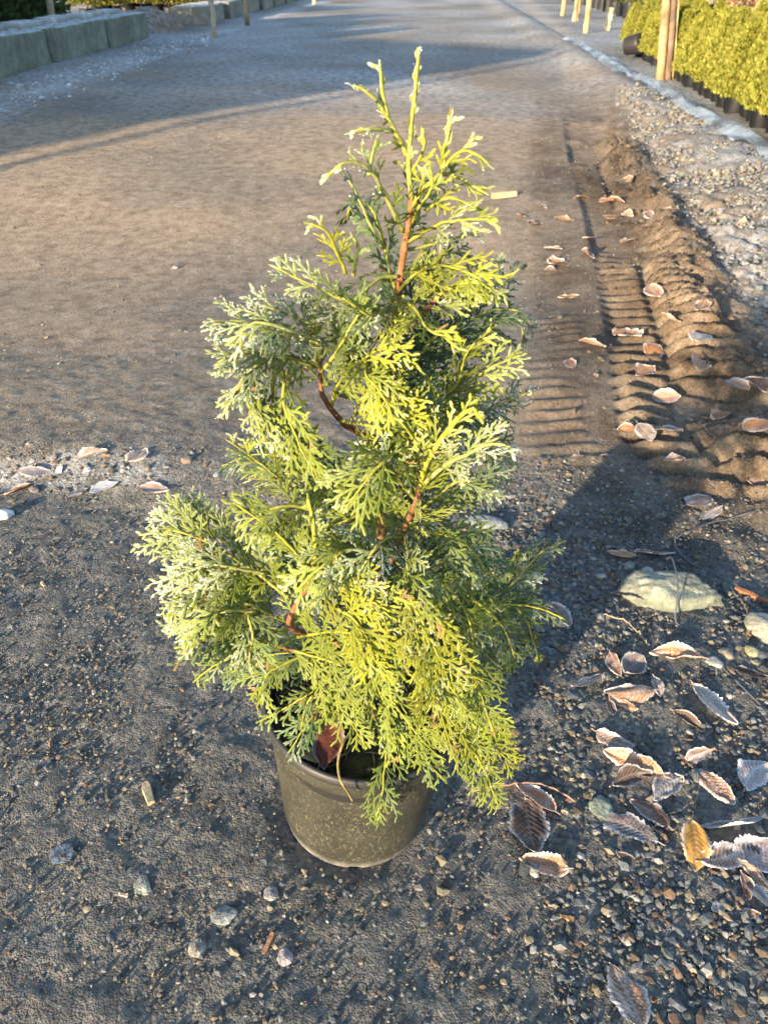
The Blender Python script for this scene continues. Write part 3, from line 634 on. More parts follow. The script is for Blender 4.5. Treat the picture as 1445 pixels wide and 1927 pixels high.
def branch(pts, hw, col=LIME, frost=.15, face=None, tipcol=None, dens=1.0, stem=.0016, stemcol=None, woody=0.0, prof='oval', droop=.12, label=None, local=True):
    """pts: [(px,py,Y)...] axis of one flat spray; hw: half width in metres"""
    nbr[0] += 1; rr = random.Random(nbr[0]*77)
    P = wp(pts) if len(pts[0]) == 3 and pts[0][0] > 20 else np.array(pts, float)
    Ltot = np.linalg.norm(np.diff(P, axis=0), axis=1).sum(); n = max(8, int(Ltot/.004)); S = spline(P, n); S += np.cumsum(rng.normal(size=S.shape)*.00025, axis=0)
    cum = np.concatenate([[0], np.cumsum(np.linalg.norm(np.diff(S, axis=0), axis=1))]); Ltot = cum[-1]
    if face is None: face = np.array([rr.gauss(0, .25), -.62+rr.gauss(0, .2), .72])
    face = np.array(face, float); frost = frost*.80
    tip = tipcol if tipcol is not None else col
    T = np.gradient(S, axis=0); T /= np.linalg.norm(T, axis=1)[:, None]
    # stem
    mb = MB(); kk = np.linspace(0, 1, n)[:, None]
    sc1 = np.array(stemcol if stemcol is not None else (.30, .30, .05)); br_ = np.array((.19, .085, .045))
    ccol = np.where(kk < woody, br_, sc1)*(1+.12*rng.normal(size=(n, 1)))
    mb.tube(loc(S), stem*np.linspace(1.15, .55, n), 6, col=np.clip(ccol, .02, 1), jit=.08)
    bo = put('branch', mb.mesh('branch'), M['bark'] if woody > .3 else M['foliage'], tree)
    if 'frost' not in bo.data.attributes:
        at = bo.data.attributes.new('frost', 'FLOAT', 'POINT'); at.data.foreach_set('value', np.full(len(bo.data.vertices), frost*.6, np.float32))
    tw = Twigs(); crys = []
    fr_mul = lambda f: max(0, min(1, f+rr.gauss(0, .10)))
    s = Ltot*max(.05, woody*.75)+.004; side = rr.choice([-1, 1]); step = .0090/dens
    def emit(p, d, L, w, nn, bd, c, f, K=3):
        tw.add(p, d, L, w, nn, bd, c, f, K)
        if f > .36 and rr.random() < f*.9:
            for _ in range(1+int(f*3)): 
                t = rr.random()**.6; crys.append(p+d*L*t+bd*L*t*t+np.array([rr.gauss(0, 1), rr.gauss(0, 1), rr.gauss(0, 1)])*w*.42)
    while s < Ltot*.985:
        t = s/Ltot; i = min(n-2, int(np.searchsorted(cum, s))); p = S[i]; a = T[i]
        nn = unit(face+np.array([rr.gauss(0, .22) for _ in range(3)])); nn = unit(nn-a*(nn@a)); lat = unit(np.cross(nn, a))*side
        q = {'oval': (math.sin(math.pi*min(1, t*.88+.12)**.8))**.6, 'fan': min(1, .35+t)*(1-t**4), 'tip': (1-t)**.55*.95+.05, 'sparse': (1-t)**.5*rr.choice([.35, 1, .6])}[prof]
        L2 = max(.006, min(hw*q*rr.uniform(.78, 1.15), (Ltot-s)*1.3+.012))
        an = R(rr.uniform(38, 50))*(1-.25*t); d2 = unit(a*math.cos(an)+lat*math.sin(an)+nn*rr.gauss(0, .08)); bend = a*.22+G*droop*rr.uniform(.4, 1.3)-d2*.05
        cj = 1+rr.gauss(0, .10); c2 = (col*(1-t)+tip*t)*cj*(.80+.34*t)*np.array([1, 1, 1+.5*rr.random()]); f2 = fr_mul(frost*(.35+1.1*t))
        emit(p, d2, L2, .0024, nn, bend, c2*.97, f2, 5)
        s3 = .0035; sd3 = side if rr.random() < .5 else -side
        while s3 < L2*.97:
            t3 = s3/L2; p3 = p+d2*s3+bend*(s3*t3); dd = unit(d2+2*t3*bend); l3 = unit(np.cross(nn, dd))*sd3
            L3 = (.0055+.30*L2*(1-t3)**.8*(1.15 if sd3 == side else .8))*rr.uniform(.75, 1.2); L3 = min(L3, .020)
            a3 = R(rr.uniform(32, 46)); d3 = unit(dd*math.cos(a3)+l3*math.sin(a3)+nn*rr.gauss(0, .10)); b3 = dd*.18+G*droop*.5
            c3 = c2*(1+rr.gauss(0, .06))*np.array([1+.10*t3, 1+.05*t3, 1]); f3 = fr_mul(f2*(.7+.6*t3))
            if rr.random() < .012: c3 = np.array((.22, .15, .06))*rr.uniform(.7, 1.2); f3 = 0
            emit(p3, d3, L3, .0026, nn, b3, c3, f3)
            if L3 > .0115:
                s4 = .004; sg = 1
                while s4 < L3*.85:
                    p4 = p3+d3*s4+b3*(s4*s4/L3); l4 = unit(np.cross(nn, d3))*sg; d4 = unit(d3*.75+l4*.66)
                    emit(p4, d4, min(.0075, .004+.3*(L3-s4)), .0024, nn, d3*.15, c3*1.03, f3); sg = -sg; s4 += .0046
            sd3 = -sd3; s3 += .0047*rr.uniform(.85, 1.2)
        side = -side; s += step*rr.uniform(.8, 1.2)
    emit(S[-4], unit(S[-1]-S[-4]), np.linalg.norm(S[-1]-S[-4])+.006, .0023, unit(face), G*.05, tip, frost)
    for K in tw.r: tw.r[K] = [(*loc(np.array(r[:3])), *(TINV[:3, :3]@np.array(r[3:6])), *r[6:8], *(TINV[:3, :3]@np.array(r[8:11])), *(TINV[:3, :3]@np.array(r[11:14])), *r[14:]) for r in tw.r[K]]
    put('foliage_spray', tw.mesh('foliage_spray'), M['foliage'], bo)
    if len(crys) > 8:
        crys = loc(np.array(crys)); m = len(crys); tet = np.array([(1, 1, 1), (-1, -1, 1), (-1, 1, -1), (1, -1, -1)])*.00036
        V = crys[:, None]+tet[None]*rng.uniform(.5, 1.5, (m, 1, 1))*(1+.3*rng.normal(size=(m, 4, 3))); F = (np.array([(0, 1, 2), (0, 3, 1), (0, 2, 3), (1, 3, 2)])[None]+4*np.arange(m)[:, None, None]).reshape(-1, 3)
        c = put('frost_crystals', mesh_np('frost_crystals', V.reshape(-1, 3), [F], smooth=False, cols=np.full((m*4, 3), .8)), M['frost'], bo); c['kind'] = 'stuff'
    return bo
#FOLIAGE
exec_branches = True
f0 = Y0
# leader and top shoots
branch([(x, y, d) for x, y, d in LEAD], .010, GOLD, .60, stem=.0023, stemcol=(.30, .30, .03), prof='tip', dens=1.1, droop=0)
branch([(770, 300, f0), (752, 262, f0-.005), (735, 230, f0-.01), (716, 196, f0-.015), (690, 172, f0-.02), (664, 158, f0-.022)], .013, GOLD, .6, stem=.0021, stemcol=(.30, .30, .03), prof='sparse', dens=.9, droop=0)
branch([(728, 220, f0-.012), (722, 190, f0-.01), (716, 158, f0-.01), (714, 128, f0-.01)], .011, GOLD, .6, stem=.002, stemcol=(.30, .30, .03), prof='sparse', dens=1.0, droop=0)
branch([(738, 246, f0-.008), (715, 243, f0-.02), (690, 242, f0-.03), (660, 248, f0-.035)], .014, GOLD, .7, stem=.002, stemcol=(.30, .30, .03), prof='sparse', dens=1.1)
branch([(758, 436, f0), (740, 399, f0-.01), (722, 362, f0-.02), (703, 328, f0-.03), (682, 311, f0-.035), (645, 308, f0-.045), (617, 336, f0-.05)], .022, LIME, .62, stem=.0018, prof='tip', dens=.6, tipcol=GOLD)
branch([(694, 330, f0-.03), (702, 296, f0-.025), (712, 262, f0-.02)], .016, GREEN, .5, prof='tip', dens=.8)
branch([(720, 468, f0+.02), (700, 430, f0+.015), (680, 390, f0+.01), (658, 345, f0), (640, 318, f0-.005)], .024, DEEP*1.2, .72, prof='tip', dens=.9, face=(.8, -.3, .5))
branch([(774, 392, f0), (800, 354, f0-.01), (828, 326, f0-.02), (852, 294, f0-.025), (880, 282, f0-.03), (916, 306, f0-.035)], .026, GOLD, .42, stem=.0019, stemcol=(.31, .30, .035), prof='tip', dens=.8)
branch([(832, 318, f0-.02), (838, 290, f0-.02), (843, 255, f0-.02), (850, 218, f0-.02)], .014, GOLD, .6, stem=.002, prof='sparse', dens=1.1, droop=0)
branch([(826, 326, f0-.02), (866, 334, f0-.02), (890, 350, f0-.025), (908, 362, f0-.03)], .024, GOLD, .4, prof='tip', dens=.8)
branch([(800, 396, f0-.02), (838, 372, f0-.03), (872, 380, f0-.04), (902, 392, f0-.05)], .022, GOLD, .35, prof='tip', dens=.8)
branch([(772, 330, f0), (790, 300, f0), (800, 270, f0), (792, 250, f0)], .018, GOLD, .35, prof='tip', dens=.7)
branch([(776, 420, f0-.01), (790, 385, f0-.03), (810, 350, f0-.04), (808, 318, f0-.04)], .028, LIME, .25, prof='oval')
branch([(770, 455, f0-.01), (805, 430, f0-.04), (850, 415, f0-.06), (926, 410, f0-.07)], .032, LIME, .35, prof='oval', tipcol=GOLD)
branch([(768, 470, f0+.01), (830, 455, f0+.02), (880, 440, f0+.03), (918, 432, f0+.03)], .026, GREEN, .55, prof='tip')
branch([(651, 515, f0-.03), (636, 478, f0-.04), (618, 440, f0-.05), (586, 424, f0-.055)], .022, GOLD, .35, prof='tip', stemcol=(.31, .30, .035))
branch([(664, 520, f0-.02), (668, 490, f0-.02), (672, 462, f0-.02), (660, 448, f0-.02)], .018, GREEN, .4, prof='tip')
# upper left
branch([(748, 520, f0), (720, 520, f0-.01), (690, 540, f0-.03), (655, 560, f0-.04), (600, 540, f0-.05), (516, 500, f0-.05)], .036, GREEN, .5, tipcol=LIME, prof='oval')
branch([(742, 600, f0), (705, 640, f0-.02), (660, 640, f0-.03), (600, 620, f0-.04), (540, 590, f0-.05), (474, 572, f0-.06)], .040, GREEN, .6, tipcol=LIME, woody=.2)
branch([(600, 690, f0-.03), (560, 640, f0-.05), (500, 620, f0-.07), (450, 605, f0-.08), (405, 612, f0-.09)], .044, GREEN, .62, tipcol=LIME, face=(-.2, -.5, .8))
branch([(590, 690, f0-.03), (520, 665, f0-.06), (460, 660, f0-.08), (414, 676, f0-.09)], .046, LIME, .45, face=(-.2, -.6, .7))
branch([(560, 680, f0-.05), (500, 680, f0-.07), (462, 700, f0-.08), (436, 738, f0-.085)], .040, GREEN, .55, face=(-.5, -.6, .4))
branch([(520, 690, f0-.05), (515, 760, f0-.06), (540, 830, f0-.06), (575, 895, f0-.06), (605, 960, f0-.05)], .042, LIME, .30, face=(-.6, -.75, .2), droop=.3)
branch([(490, 690, f0-.06), (478, 745, f0-.065), (505, 800, f0-.07), (520, 850, f0-.07)], .032, GREEN, .6, face=(-.7, -.65, .2), droop=.3)
branch([(690, 824, f0), (640, 792, f0-.02), (606, 742, f0-.03), (601, 694, f0-.03), (596, 650, f0-.035), (586, 600, f0-.04)], .030, LIME, .25, stem=.0028, woody=.68, stemcol=(.34, .32, .05))
branch([(624, 765, f0-.025), (640, 720, f0-.04), (702, 664, f0-.06), (772, 652, f0-.08)], .044, LIME, .18, tipcol=GOLD, face=(.1, -.75, .6), stemcol=(.31, .30, .035))
branch([(605, 700, f0-.03), (640, 650, f0-.05), (660, 610, f0-.06), (690, 560, f0-.06)], .042, GREEN, .25)
branch([(640, 792, f0-.03), (690, 800, f0-.06), (740, 800, f0-.09), (800, 770, f0-.11)], .050, GOLD, .12, face=(0, -.85, .5), droop=.25)
branch([(705, 655, f0-.02), (690, 700, f0-.07), (720, 740, f0-.10), (745, 790, f0-.12)], .042, LIME, .12, face=(0, -.9, .4), droop=.3, tipcol=GOLD)
branch([(745, 560, f0), (720, 580, f0-.05), (690, 590, f0-.08), (640, 560, f0-.09)], .040, LIME, .25, tipcol=GOLD)
branch([(750, 560, f0), (780, 580, f0-.06), (810, 620, f0-.10), (860, 640, f0-.11)], .036, LIME, .15, face=(.2, -.8, .5), tipcol=GOLD)
# upper right
branch([(756, 540, f0), (790, 510, f0-.03), (840, 500, f0-.06), (900, 520, f0-.08), (938, 556, f0-.09)], .042, GOLD*.95, .2, face=(.15, -.6, .75))
branch([(745, 640, f0), (790, 595, f0-.02), (846, 540, f0-.04), (900, 530, f0-.05), (935, 548, f0-.06)], .045, LIME, .3, woody=.4, stem=.0022)
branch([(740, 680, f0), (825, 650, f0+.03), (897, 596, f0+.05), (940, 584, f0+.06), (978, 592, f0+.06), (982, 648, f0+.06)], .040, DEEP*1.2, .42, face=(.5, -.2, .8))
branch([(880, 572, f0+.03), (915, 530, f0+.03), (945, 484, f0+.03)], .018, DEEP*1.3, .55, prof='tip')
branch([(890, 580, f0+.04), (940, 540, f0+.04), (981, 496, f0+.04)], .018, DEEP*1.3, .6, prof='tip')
branch([(736, 760, f0), (800, 750, f0-.01), (858, 730, f0-.03), (878, 668, f0-.04), (926, 618, f0-.05)], .036, LIME, .3, tipcol=GOLD, face=(.5, -.6, .6))
branch([(738, 780, f0), (800, 770, f0), (856, 740, f0-.01), (918, 696, f0-.02), (978, 672, f0-.02)], .042, LIME, .4, face=(.3, -.5, .8))
branch([(735, 800, f0), (820, 800, f0+.03), (900, 780, f0+.05), (994, 742, f0+.05)], .046, GREEN, .6, face=(.4, -.4, .8))
branch([(740, 740, f0+.02), (830, 700, f0+.06), (900, 660, f0+.08), (950, 640, f0+.08)], .042, DEEP, .3, face=(.6, -.2, .7))
branch([(850, 780, f0+.04), (900, 820, f0+.04), (930, 850, f0+.04), (950, 900, f0+.04)], .034, GREEN, .4, face=(.6, -.6, .4))
# right middle, in front
branch([(735, 1060, f0-.04), (757, 1008, f0-.08), (784, 944, f0-.10), (798, 885, f0-.11), (840, 812, f0-.12), (884, 768, f0-.12), (902, 782, f0-.12)], .046, LIME, .3, woody=.42, stem=.0030, stemcol=(.32, .31, .04), tipcol=GOLD, face=(.1, -.7, .65))
branch([(798, 912, f0-.11), (835, 876, f0-.12), (868, 858, f0-.13), (915, 836, f0-.135), (958, 842, f0-.14)], .034, LIME, .75, stem=.0020, stemcol=(.32, .31, .04), face=(.3, -.5, .8))
branch([(796, 880, f0-.11), (780, 830, f0-.11), (760, 800, f0-.11), (740, 778, f0-.11)], .032, LIME, .25, face=(0, -.8, .6))
branch([(790, 960, f0-.09), (850, 912, f0-.08), (890, 906, f0-.08), (930, 930, f0-.08)], .044, GREEN, .35, face=(.4, -.6, .7))
branch([(780, 990, f0-.07), (850, 965, f0-.04), (885, 940, f0-.03), (926, 880, f0-.02)], .040, GREEN, .4)
branch([(784, 940, f0-.10), (750, 900, f0-.12), (720, 870, f0-.13), (676, 850, f0-.13)], .042, LIME, .4, face=(-.1, -.7, .7))
branch([(690, 938, f0), (655, 905, f0-.02), (616, 888, f0-.03), (580, 850, f0-.03), (575, 800, f0-.03)], .034, DEEP*1.2, .15, woody=.5, stem=.0026, stemcol=(.3, .16, .07))
branch([(700, 940, f0-.04), (690, 900, f0-.09), (706, 850, f0-.11), (715, 815, f0-.11)], .034, GREEN, .6, face=(-.2, -.6, .7))
# centre, hanging
branch([(752, 1012, f0-.09), (722, 1018, f0-.14), (692, 1052, f0-.16), (668, 1100, f0-.165)], .052, GREEN*.9, .55, face=(-.1, -.8, .6), droop=.25)
branch([(750, 1015, f0-.09), (766, 1060, f0-.15), (757, 1110, f0-.17), (752, 1170, f0-.175), (770, 1240, f0-.17)], .050, LIME, .55, face=(.1, -.93, .35), droop=.35)
branch([(757, 1090, f0-.16), (785, 1150, f0-.18), (815, 1210, f0-.185), (850, 1290, f0-.18)], .052, GOLD*.95, .20, face=(.2, -.95, .3), droop=.4)
branch([(740, 1110, f0-.15), (722, 1170, f0-.17), (700, 1240, f0-.175), (716, 1310, f0-.17)], .046, LIME, .2, face=(0, -.95, .3), droop=.4)
branch([(790, 1080, f0-.12), (850, 1110, f0-.12), (880, 1160, f0-.12), (890, 1220, f0-.12)], .046, LIME, .2, face=(.3, -.85, .4), droop=.35)
branch([(760, 960, f0-.06), (700, 960, f0-.10), (650, 980, f0-.12), (610, 1000, f0-.12)], .046, LIME, .35, face=(0, -.7, .7))
# left lower
branch([(700, 1210, f0-.01), (610, 1200, f0-.08), (548, 1176, f0-.12), (582, 1108, f0-.13), (602, 1040, f0-.13), (598, 980, f0-.13), (590, 930, f0-.12)], .040, LIME, .2, woody=.55, stem=.0032, stemcol=(.33, .32, .04))
branch([(565, 930, f0-.06), (530, 905, f0-.07), (495, 876, f0-.08), (430, 828, f0-.09)], .040, LIME, .42, tipcol=GOLD, prof='tip')
branch([(582, 1074, f0-.13), (545, 1030, f0-.13), (512, 996, f0-.13), (442, 948, f0-.13)], .034, LIME, .25, stemcol=(.33, .32, .04), prof='tip')
branch([(545, 1125, f0-.12), (483, 1074, f0-.12), (430, 1040, f0-.12), (396, 1020, f0-.12), (330, 998, f0-.12), (294, 1014, f0-.12)], .056, LIME, .50, stemcol=(.33, .32, .04), face=(-.15, -.65, .75))
branch([(440, 1035, f0-.12), (390, 1000, f0-.11), (345, 972, f0-.105), (296, 962, f0-.10)], .036, GREEN*1.1, .78, face=(-.2, -.5, .8))
branch([(540, 1172, f0-.12), (483, 1142, f0-.13), (430, 1118, f0-.14), (380, 1100, f0-.14), (310, 1080, f0-.14)], .056, LIME, .58, face=(-.2, -.65, .7), stemcol=(.33, .32, .04))
branch([(430, 1110, f0-.14), (370, 1110, f0-.15), (330, 1130, f0-.15), (320, 1160, f0-.15)], .036, LIME, .5, face=(-.3, -.7, .6))
branch([(540, 1190, f0-.11), (470, 1180, f0-.13), (400, 1180, f0-.14), (345, 1200, f0-.14)], .054, GREEN, .35, face=(-.2, -.75, .6))
branch([(510, 1208, f0-.10), (454, 1226, f0-.11), (410, 1250, f0-.11), (364, 1282, f0-.11)], .036, GREEN*.9, .22, prof='tip', face=(-.2, -.7, .6))
branch([(460, 1130, f0-.13), (470, 1170, f0-.15), (475, 1200, f0-.155), (468, 1250, f0-.15)], .038, GREEN, .55, face=(-.1, -.8, .6))
branch([(585, 1114, f0-.13), (645, 1108, f0-.16), (700, 1120, f0-.175), (735, 1150, f0-.18)], .048, GOLD*.95, .12, face=(0, -.9, .45), stemcol=(.33, .32, .04), droop=.3)
branch([(558, 1200, f0-.11), (620, 1192, f0-.15), (680, 1200, f0-.17), (730, 1240, f0-.175)], .054, LIME, .08, face=(0, -.85, .5), droop=.3)
branch([(520, 1214, f0-.10), (580, 1232, f0-.12), (640, 1250, f0-.13), (690, 1290, f0-.13)], .046, LIME, .08, face=(-.1, -.85, .5), woody=.2, droop=.3)
branch([(570, 1234, f0-.09), (530, 1250, f0-.10), (500, 1272, f0-.11), (492, 1318, f0-.11)], .036, LIME, .15, face=(-.3, -.8, .5), droop=.3)
branch([(630, 1270, f0-.06), (590, 1300, f0-.10), (545, 1325, f0-.11), (488, 1354, f0-.12)], .024, GREEN, .15, face=(-.2, -.8, .5), droop=.2)
branch([(620, 1270, f0-.06), (596, 1300, f0-.10), (578, 1330, f0-.11), (570, 1372, f0-.11)], .020, GREEN*.9, .15, face=(-.1, -.85, .5))
# front, over the rim
branch([(690, 1270, f0-.03), (716, 1280, f0-.09), (752, 1335, f0-.12), (790, 1385, f0-.13), (820, 1420, f0-.13)], .056, LIME, .08, face=(.1, -.85, .5), droop=.3)
branch([(690, 1290, f0-.03), (690, 1310, f0-.08), (720, 1360, f0-.11), (745, 1400, f0-.12)], .044, GREEN, .08, face=(0, -.85, .5), droop=.3)
branch([(700, 1340, f0-.02), (725, 1390, f0-.09), (728, 1430, f0-.115), (724, 1490, f0-.14), (712, 1544, f0-.145)], .036, GREEN, .06, face=(.05, -.9, .4), droop=.3)
branch([(730, 1260, f0-.03), (780, 1275, f0-.09), (815, 1310, f0-.12), (888, 1365, f0-.13), (940, 1420, f0-.13), (972, 1450, f0-.13)], .054, GOLD, .10, face=(.35, -.8, .5), droop=.3)
branch([(800, 1300, f0-.11), (850, 1350, f0-.13), (905, 1430, f0-.14), (942, 1512, f0-.14)], .040, LIME, .08, face=(.3, -.85, .4), droop=.35)
branch([(700, 1250, f0-.03), (660, 1290, f0-.10), (655, 1340, f0-.12), (690, 1400, f0-.125)], .040, LIME, .08, face=(0, -.9, .4), droop=.3)
branch([(720, 1380, f0-.03), (770, 1400, f0-.08), (810, 1440, f0-.10), (838, 1470, f0-.105)], .034, GREEN, .06, face=(.2, -.85, .4), droop=.3)
branch([(710, 1240, f0-.02), (760, 1230, f0-.12), (820, 1260, f0-.16), (880, 1330, f0-.165)], .052, LIME, .15, face=(.2, -.85, .5), droop=.3)
# right lower, behind, with shade put into darker greens
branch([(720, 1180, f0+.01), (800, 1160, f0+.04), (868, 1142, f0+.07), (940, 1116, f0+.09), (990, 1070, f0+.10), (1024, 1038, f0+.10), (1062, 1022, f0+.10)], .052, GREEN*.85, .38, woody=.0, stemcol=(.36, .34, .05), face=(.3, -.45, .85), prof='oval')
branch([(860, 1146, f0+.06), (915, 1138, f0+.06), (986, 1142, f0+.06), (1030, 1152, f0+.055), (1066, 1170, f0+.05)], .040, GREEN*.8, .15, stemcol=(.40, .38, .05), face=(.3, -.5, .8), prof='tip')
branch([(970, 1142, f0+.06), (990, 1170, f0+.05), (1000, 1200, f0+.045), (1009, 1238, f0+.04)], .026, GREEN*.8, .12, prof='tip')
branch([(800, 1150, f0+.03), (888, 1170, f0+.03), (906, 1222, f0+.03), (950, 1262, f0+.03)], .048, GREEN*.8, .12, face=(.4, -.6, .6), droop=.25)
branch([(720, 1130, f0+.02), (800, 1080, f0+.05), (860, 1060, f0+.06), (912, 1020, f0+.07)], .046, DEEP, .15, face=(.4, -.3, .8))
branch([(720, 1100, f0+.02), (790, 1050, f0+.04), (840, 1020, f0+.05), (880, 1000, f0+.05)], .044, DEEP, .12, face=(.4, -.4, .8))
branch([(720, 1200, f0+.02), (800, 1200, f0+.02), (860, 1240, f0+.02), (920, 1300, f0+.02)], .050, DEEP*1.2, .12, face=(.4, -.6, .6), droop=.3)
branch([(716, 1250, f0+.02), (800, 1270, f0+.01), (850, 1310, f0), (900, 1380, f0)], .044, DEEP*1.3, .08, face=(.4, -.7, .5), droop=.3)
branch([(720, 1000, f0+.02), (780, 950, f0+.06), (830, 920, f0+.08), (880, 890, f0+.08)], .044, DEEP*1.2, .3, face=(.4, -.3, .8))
# more overlapping sprays
for pts, hw, c, fr, fc in [
    ([(540, 700, f0-.07), (535, 760, f0-.09), (560, 830, f0-.10), (590, 900, f0-.10)], .040, LIME, .25, (-.3, -.9, .3)),
    ([(470, 690, f0-.07), (455, 730, f0-.08), (480, 780, f0-.085), (500, 830, f0-.09)], .034, LIME, .6, (-.4, -.85, .3)),
    ([(620, 880, f0-.04), (600, 930, f0-.08), (570, 970, f0-.10), (520, 1000, f0-.11)], .044, LIME, .3, (-.2, -.8, .5)),
    ([(600, 640, f0-.06), (540, 620, f0-.09), (480, 610, f0-.10), (440, 640, f0-.105)], .046, LIME, .7, (-.2, -.6, .7)),
    ([(770, 840, f0-.08), (730, 860, f0-.13), (690, 900, f0-.15), (650, 950, f0-.155)], .048, LIME, .3, (-.1, -.9, .4)),
    ([(800, 1000, f0-.10), (850, 1010, f0-.11), (890, 1040, f0-.11), (920, 1090, f0-.105)], .044, GREEN, .3, (.3, -.8, .4)),
    ([(690, 1020, f0-.12), (640, 1040, f0-.15), (600, 1070, f0-.16), (560, 1110, f0-.16)], .046, LIME, .3, (-.1, -.85, .5)),
    ([(500, 1080, f0-.13), (440, 1070, f0-.145), (390, 1060, f0-.15), (340, 1050, f0-.15)], .046, LIME, .7, (-.2, -.6, .7)),
    ([(480, 1150, f0-.14), (430, 1150, f0-.155), (380, 1160, f0-.16), (330, 1190, f0-.16)], .042, LIME, .55, (-.2, -.7, .6)),
    ([(620, 1140, f0-.15), (660, 1160, f0-.175), (690, 1200, f0-.185), (700, 1260, f0-.185)], .046, GOLD, .1, (0, -.95, .3)),
    ([(560, 1230, f0-.10), (600, 1260, f0-.12), (630, 1300, f0-.125), (640, 1350, f0-.125)], .040, LIME, .1, (0, -.9, .4)),
    ([(850, 1230, f0-.12), (890, 1280, f0-.14), (910, 1330, f0-.145), (930, 1390, f0-.145)], .040, LIME, .15, (.3, -.85, .4)),
    ([(880, 1120, f0+.02), (930, 1160, f0+.02), (960, 1210, f0+.02), (965, 1260, f0+.02)], .040, GREEN*.85, .15, (.3, -.7, .5)),
    ([(590, 960, f0-.11), (540, 950, f0-.12), (500, 960, f0-.125), (450, 990, f0-.125)], .040, LIME, .35, (-.2, -.75, .6))]:
    branch(pts, hw, c, fr, face=fc, droop=.25)
# inner and rear sprays that close the crown, in the shaded green
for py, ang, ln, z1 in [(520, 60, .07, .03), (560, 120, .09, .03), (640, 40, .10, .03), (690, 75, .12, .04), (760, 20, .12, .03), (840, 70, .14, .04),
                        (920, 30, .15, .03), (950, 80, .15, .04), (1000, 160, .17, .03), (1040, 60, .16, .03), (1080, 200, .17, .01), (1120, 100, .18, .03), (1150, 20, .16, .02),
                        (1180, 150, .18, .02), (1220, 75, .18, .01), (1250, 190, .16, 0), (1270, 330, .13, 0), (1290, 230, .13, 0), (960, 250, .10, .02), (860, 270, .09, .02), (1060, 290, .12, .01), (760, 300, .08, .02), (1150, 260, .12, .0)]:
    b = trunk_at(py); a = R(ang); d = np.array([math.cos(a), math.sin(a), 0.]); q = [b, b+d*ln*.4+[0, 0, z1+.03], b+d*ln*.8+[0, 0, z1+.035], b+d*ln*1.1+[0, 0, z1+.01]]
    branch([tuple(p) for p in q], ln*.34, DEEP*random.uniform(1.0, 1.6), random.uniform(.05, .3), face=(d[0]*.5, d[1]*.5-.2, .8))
# dead curled twig over the rim
mb = MB(); mb.tube(loc(spline(wp([(664, 1372, f0-.09), (645, 1400, f0-.115), (636, 1434, f0-.125), (640, 1466, f0-.138), (655, 1492, f0-.142), (664, 1508, f0-.142)]), 24)), np.linspace(.0016, .0012, 24), 6, col=(.20, .15, .06), jit=.15)
put('dead_twig', mb.mesh('dead_twig'), M['bark'], tree)
# leaves that fell into the pot
sz = float((np.array(tree.matrix_world)@np.array([0, -.05, POT_H-.012, 1]))[2])
leaf(626, 1362, 612, 1450, .55, RED, 'dark red-brown wet leaf lying inside the pot', .0, curl=.3, fold=.1, bank=.2, group=LG, z=sz+.006)
leaf(576, 1374, 622, 1300, .42, (.36, .17, .05), 'orange-brown leaf propped among the stems inside the pot', .0, curl=.4, fold=.2, bank=-.3, tip=.3, group=LG, z=sz)
leaf(556, 1402, 600, 1444, .40, (.34, .22, .10), 'tan leaf scrap tucked against the inside of the rim', .0, curl=.1, fold=.05, group=LG, z=sz)
leaf(660, 1330, 690, 1300, .5, (.24, .11, .05), 'brown leaf pressed against the trunk foot inside the pot', .0, curl=.3, group=LG, z=sz)

# ------------------------------------------------------------------ loose gravel (stuff)
PHI = (1+5**.5)/2
ICO = np.array([(-1, PHI, 0), (1, PHI, 0), (-1, -PHI, 0), (1, -PHI, 0), (0, -1, PHI), (0, 1, PHI), (0, -1, -PHI), (0, 1, -PHI), (PHI, 0, -1), (PHI, 0, 1), (-PHI, 0, -1), (-PHI, 0, 1)])
ICO /= np.linalg.norm(ICO[0])
ICF = np.array([(0, 11, 5), (0, 5, 1), (0, 1, 7), (0, 7, 10), (0, 10, 11), (1, 5, 9), (5, 11, 4), (11, 10, 2), (10, 7, 6), (7, 1, 8), (3, 9, 4), (3, 4, 2), (3, 2, 6), (3, 6, 8), (3, 8, 9), (4, 9, 5), (2, 4, 11), (6, 2, 10), (8, 6, 7), (9, 8, 1)])
PAL = np.array([(.075, .085, .095), (.095, .105, .11), (.12, .125, .125), (.08, .09, .08), (.16, .14, .10), (.20, .17, .12), (.10, .075, .055), (.14, .095, .065), (.22, .21, .19), (.06, .065, .07)])
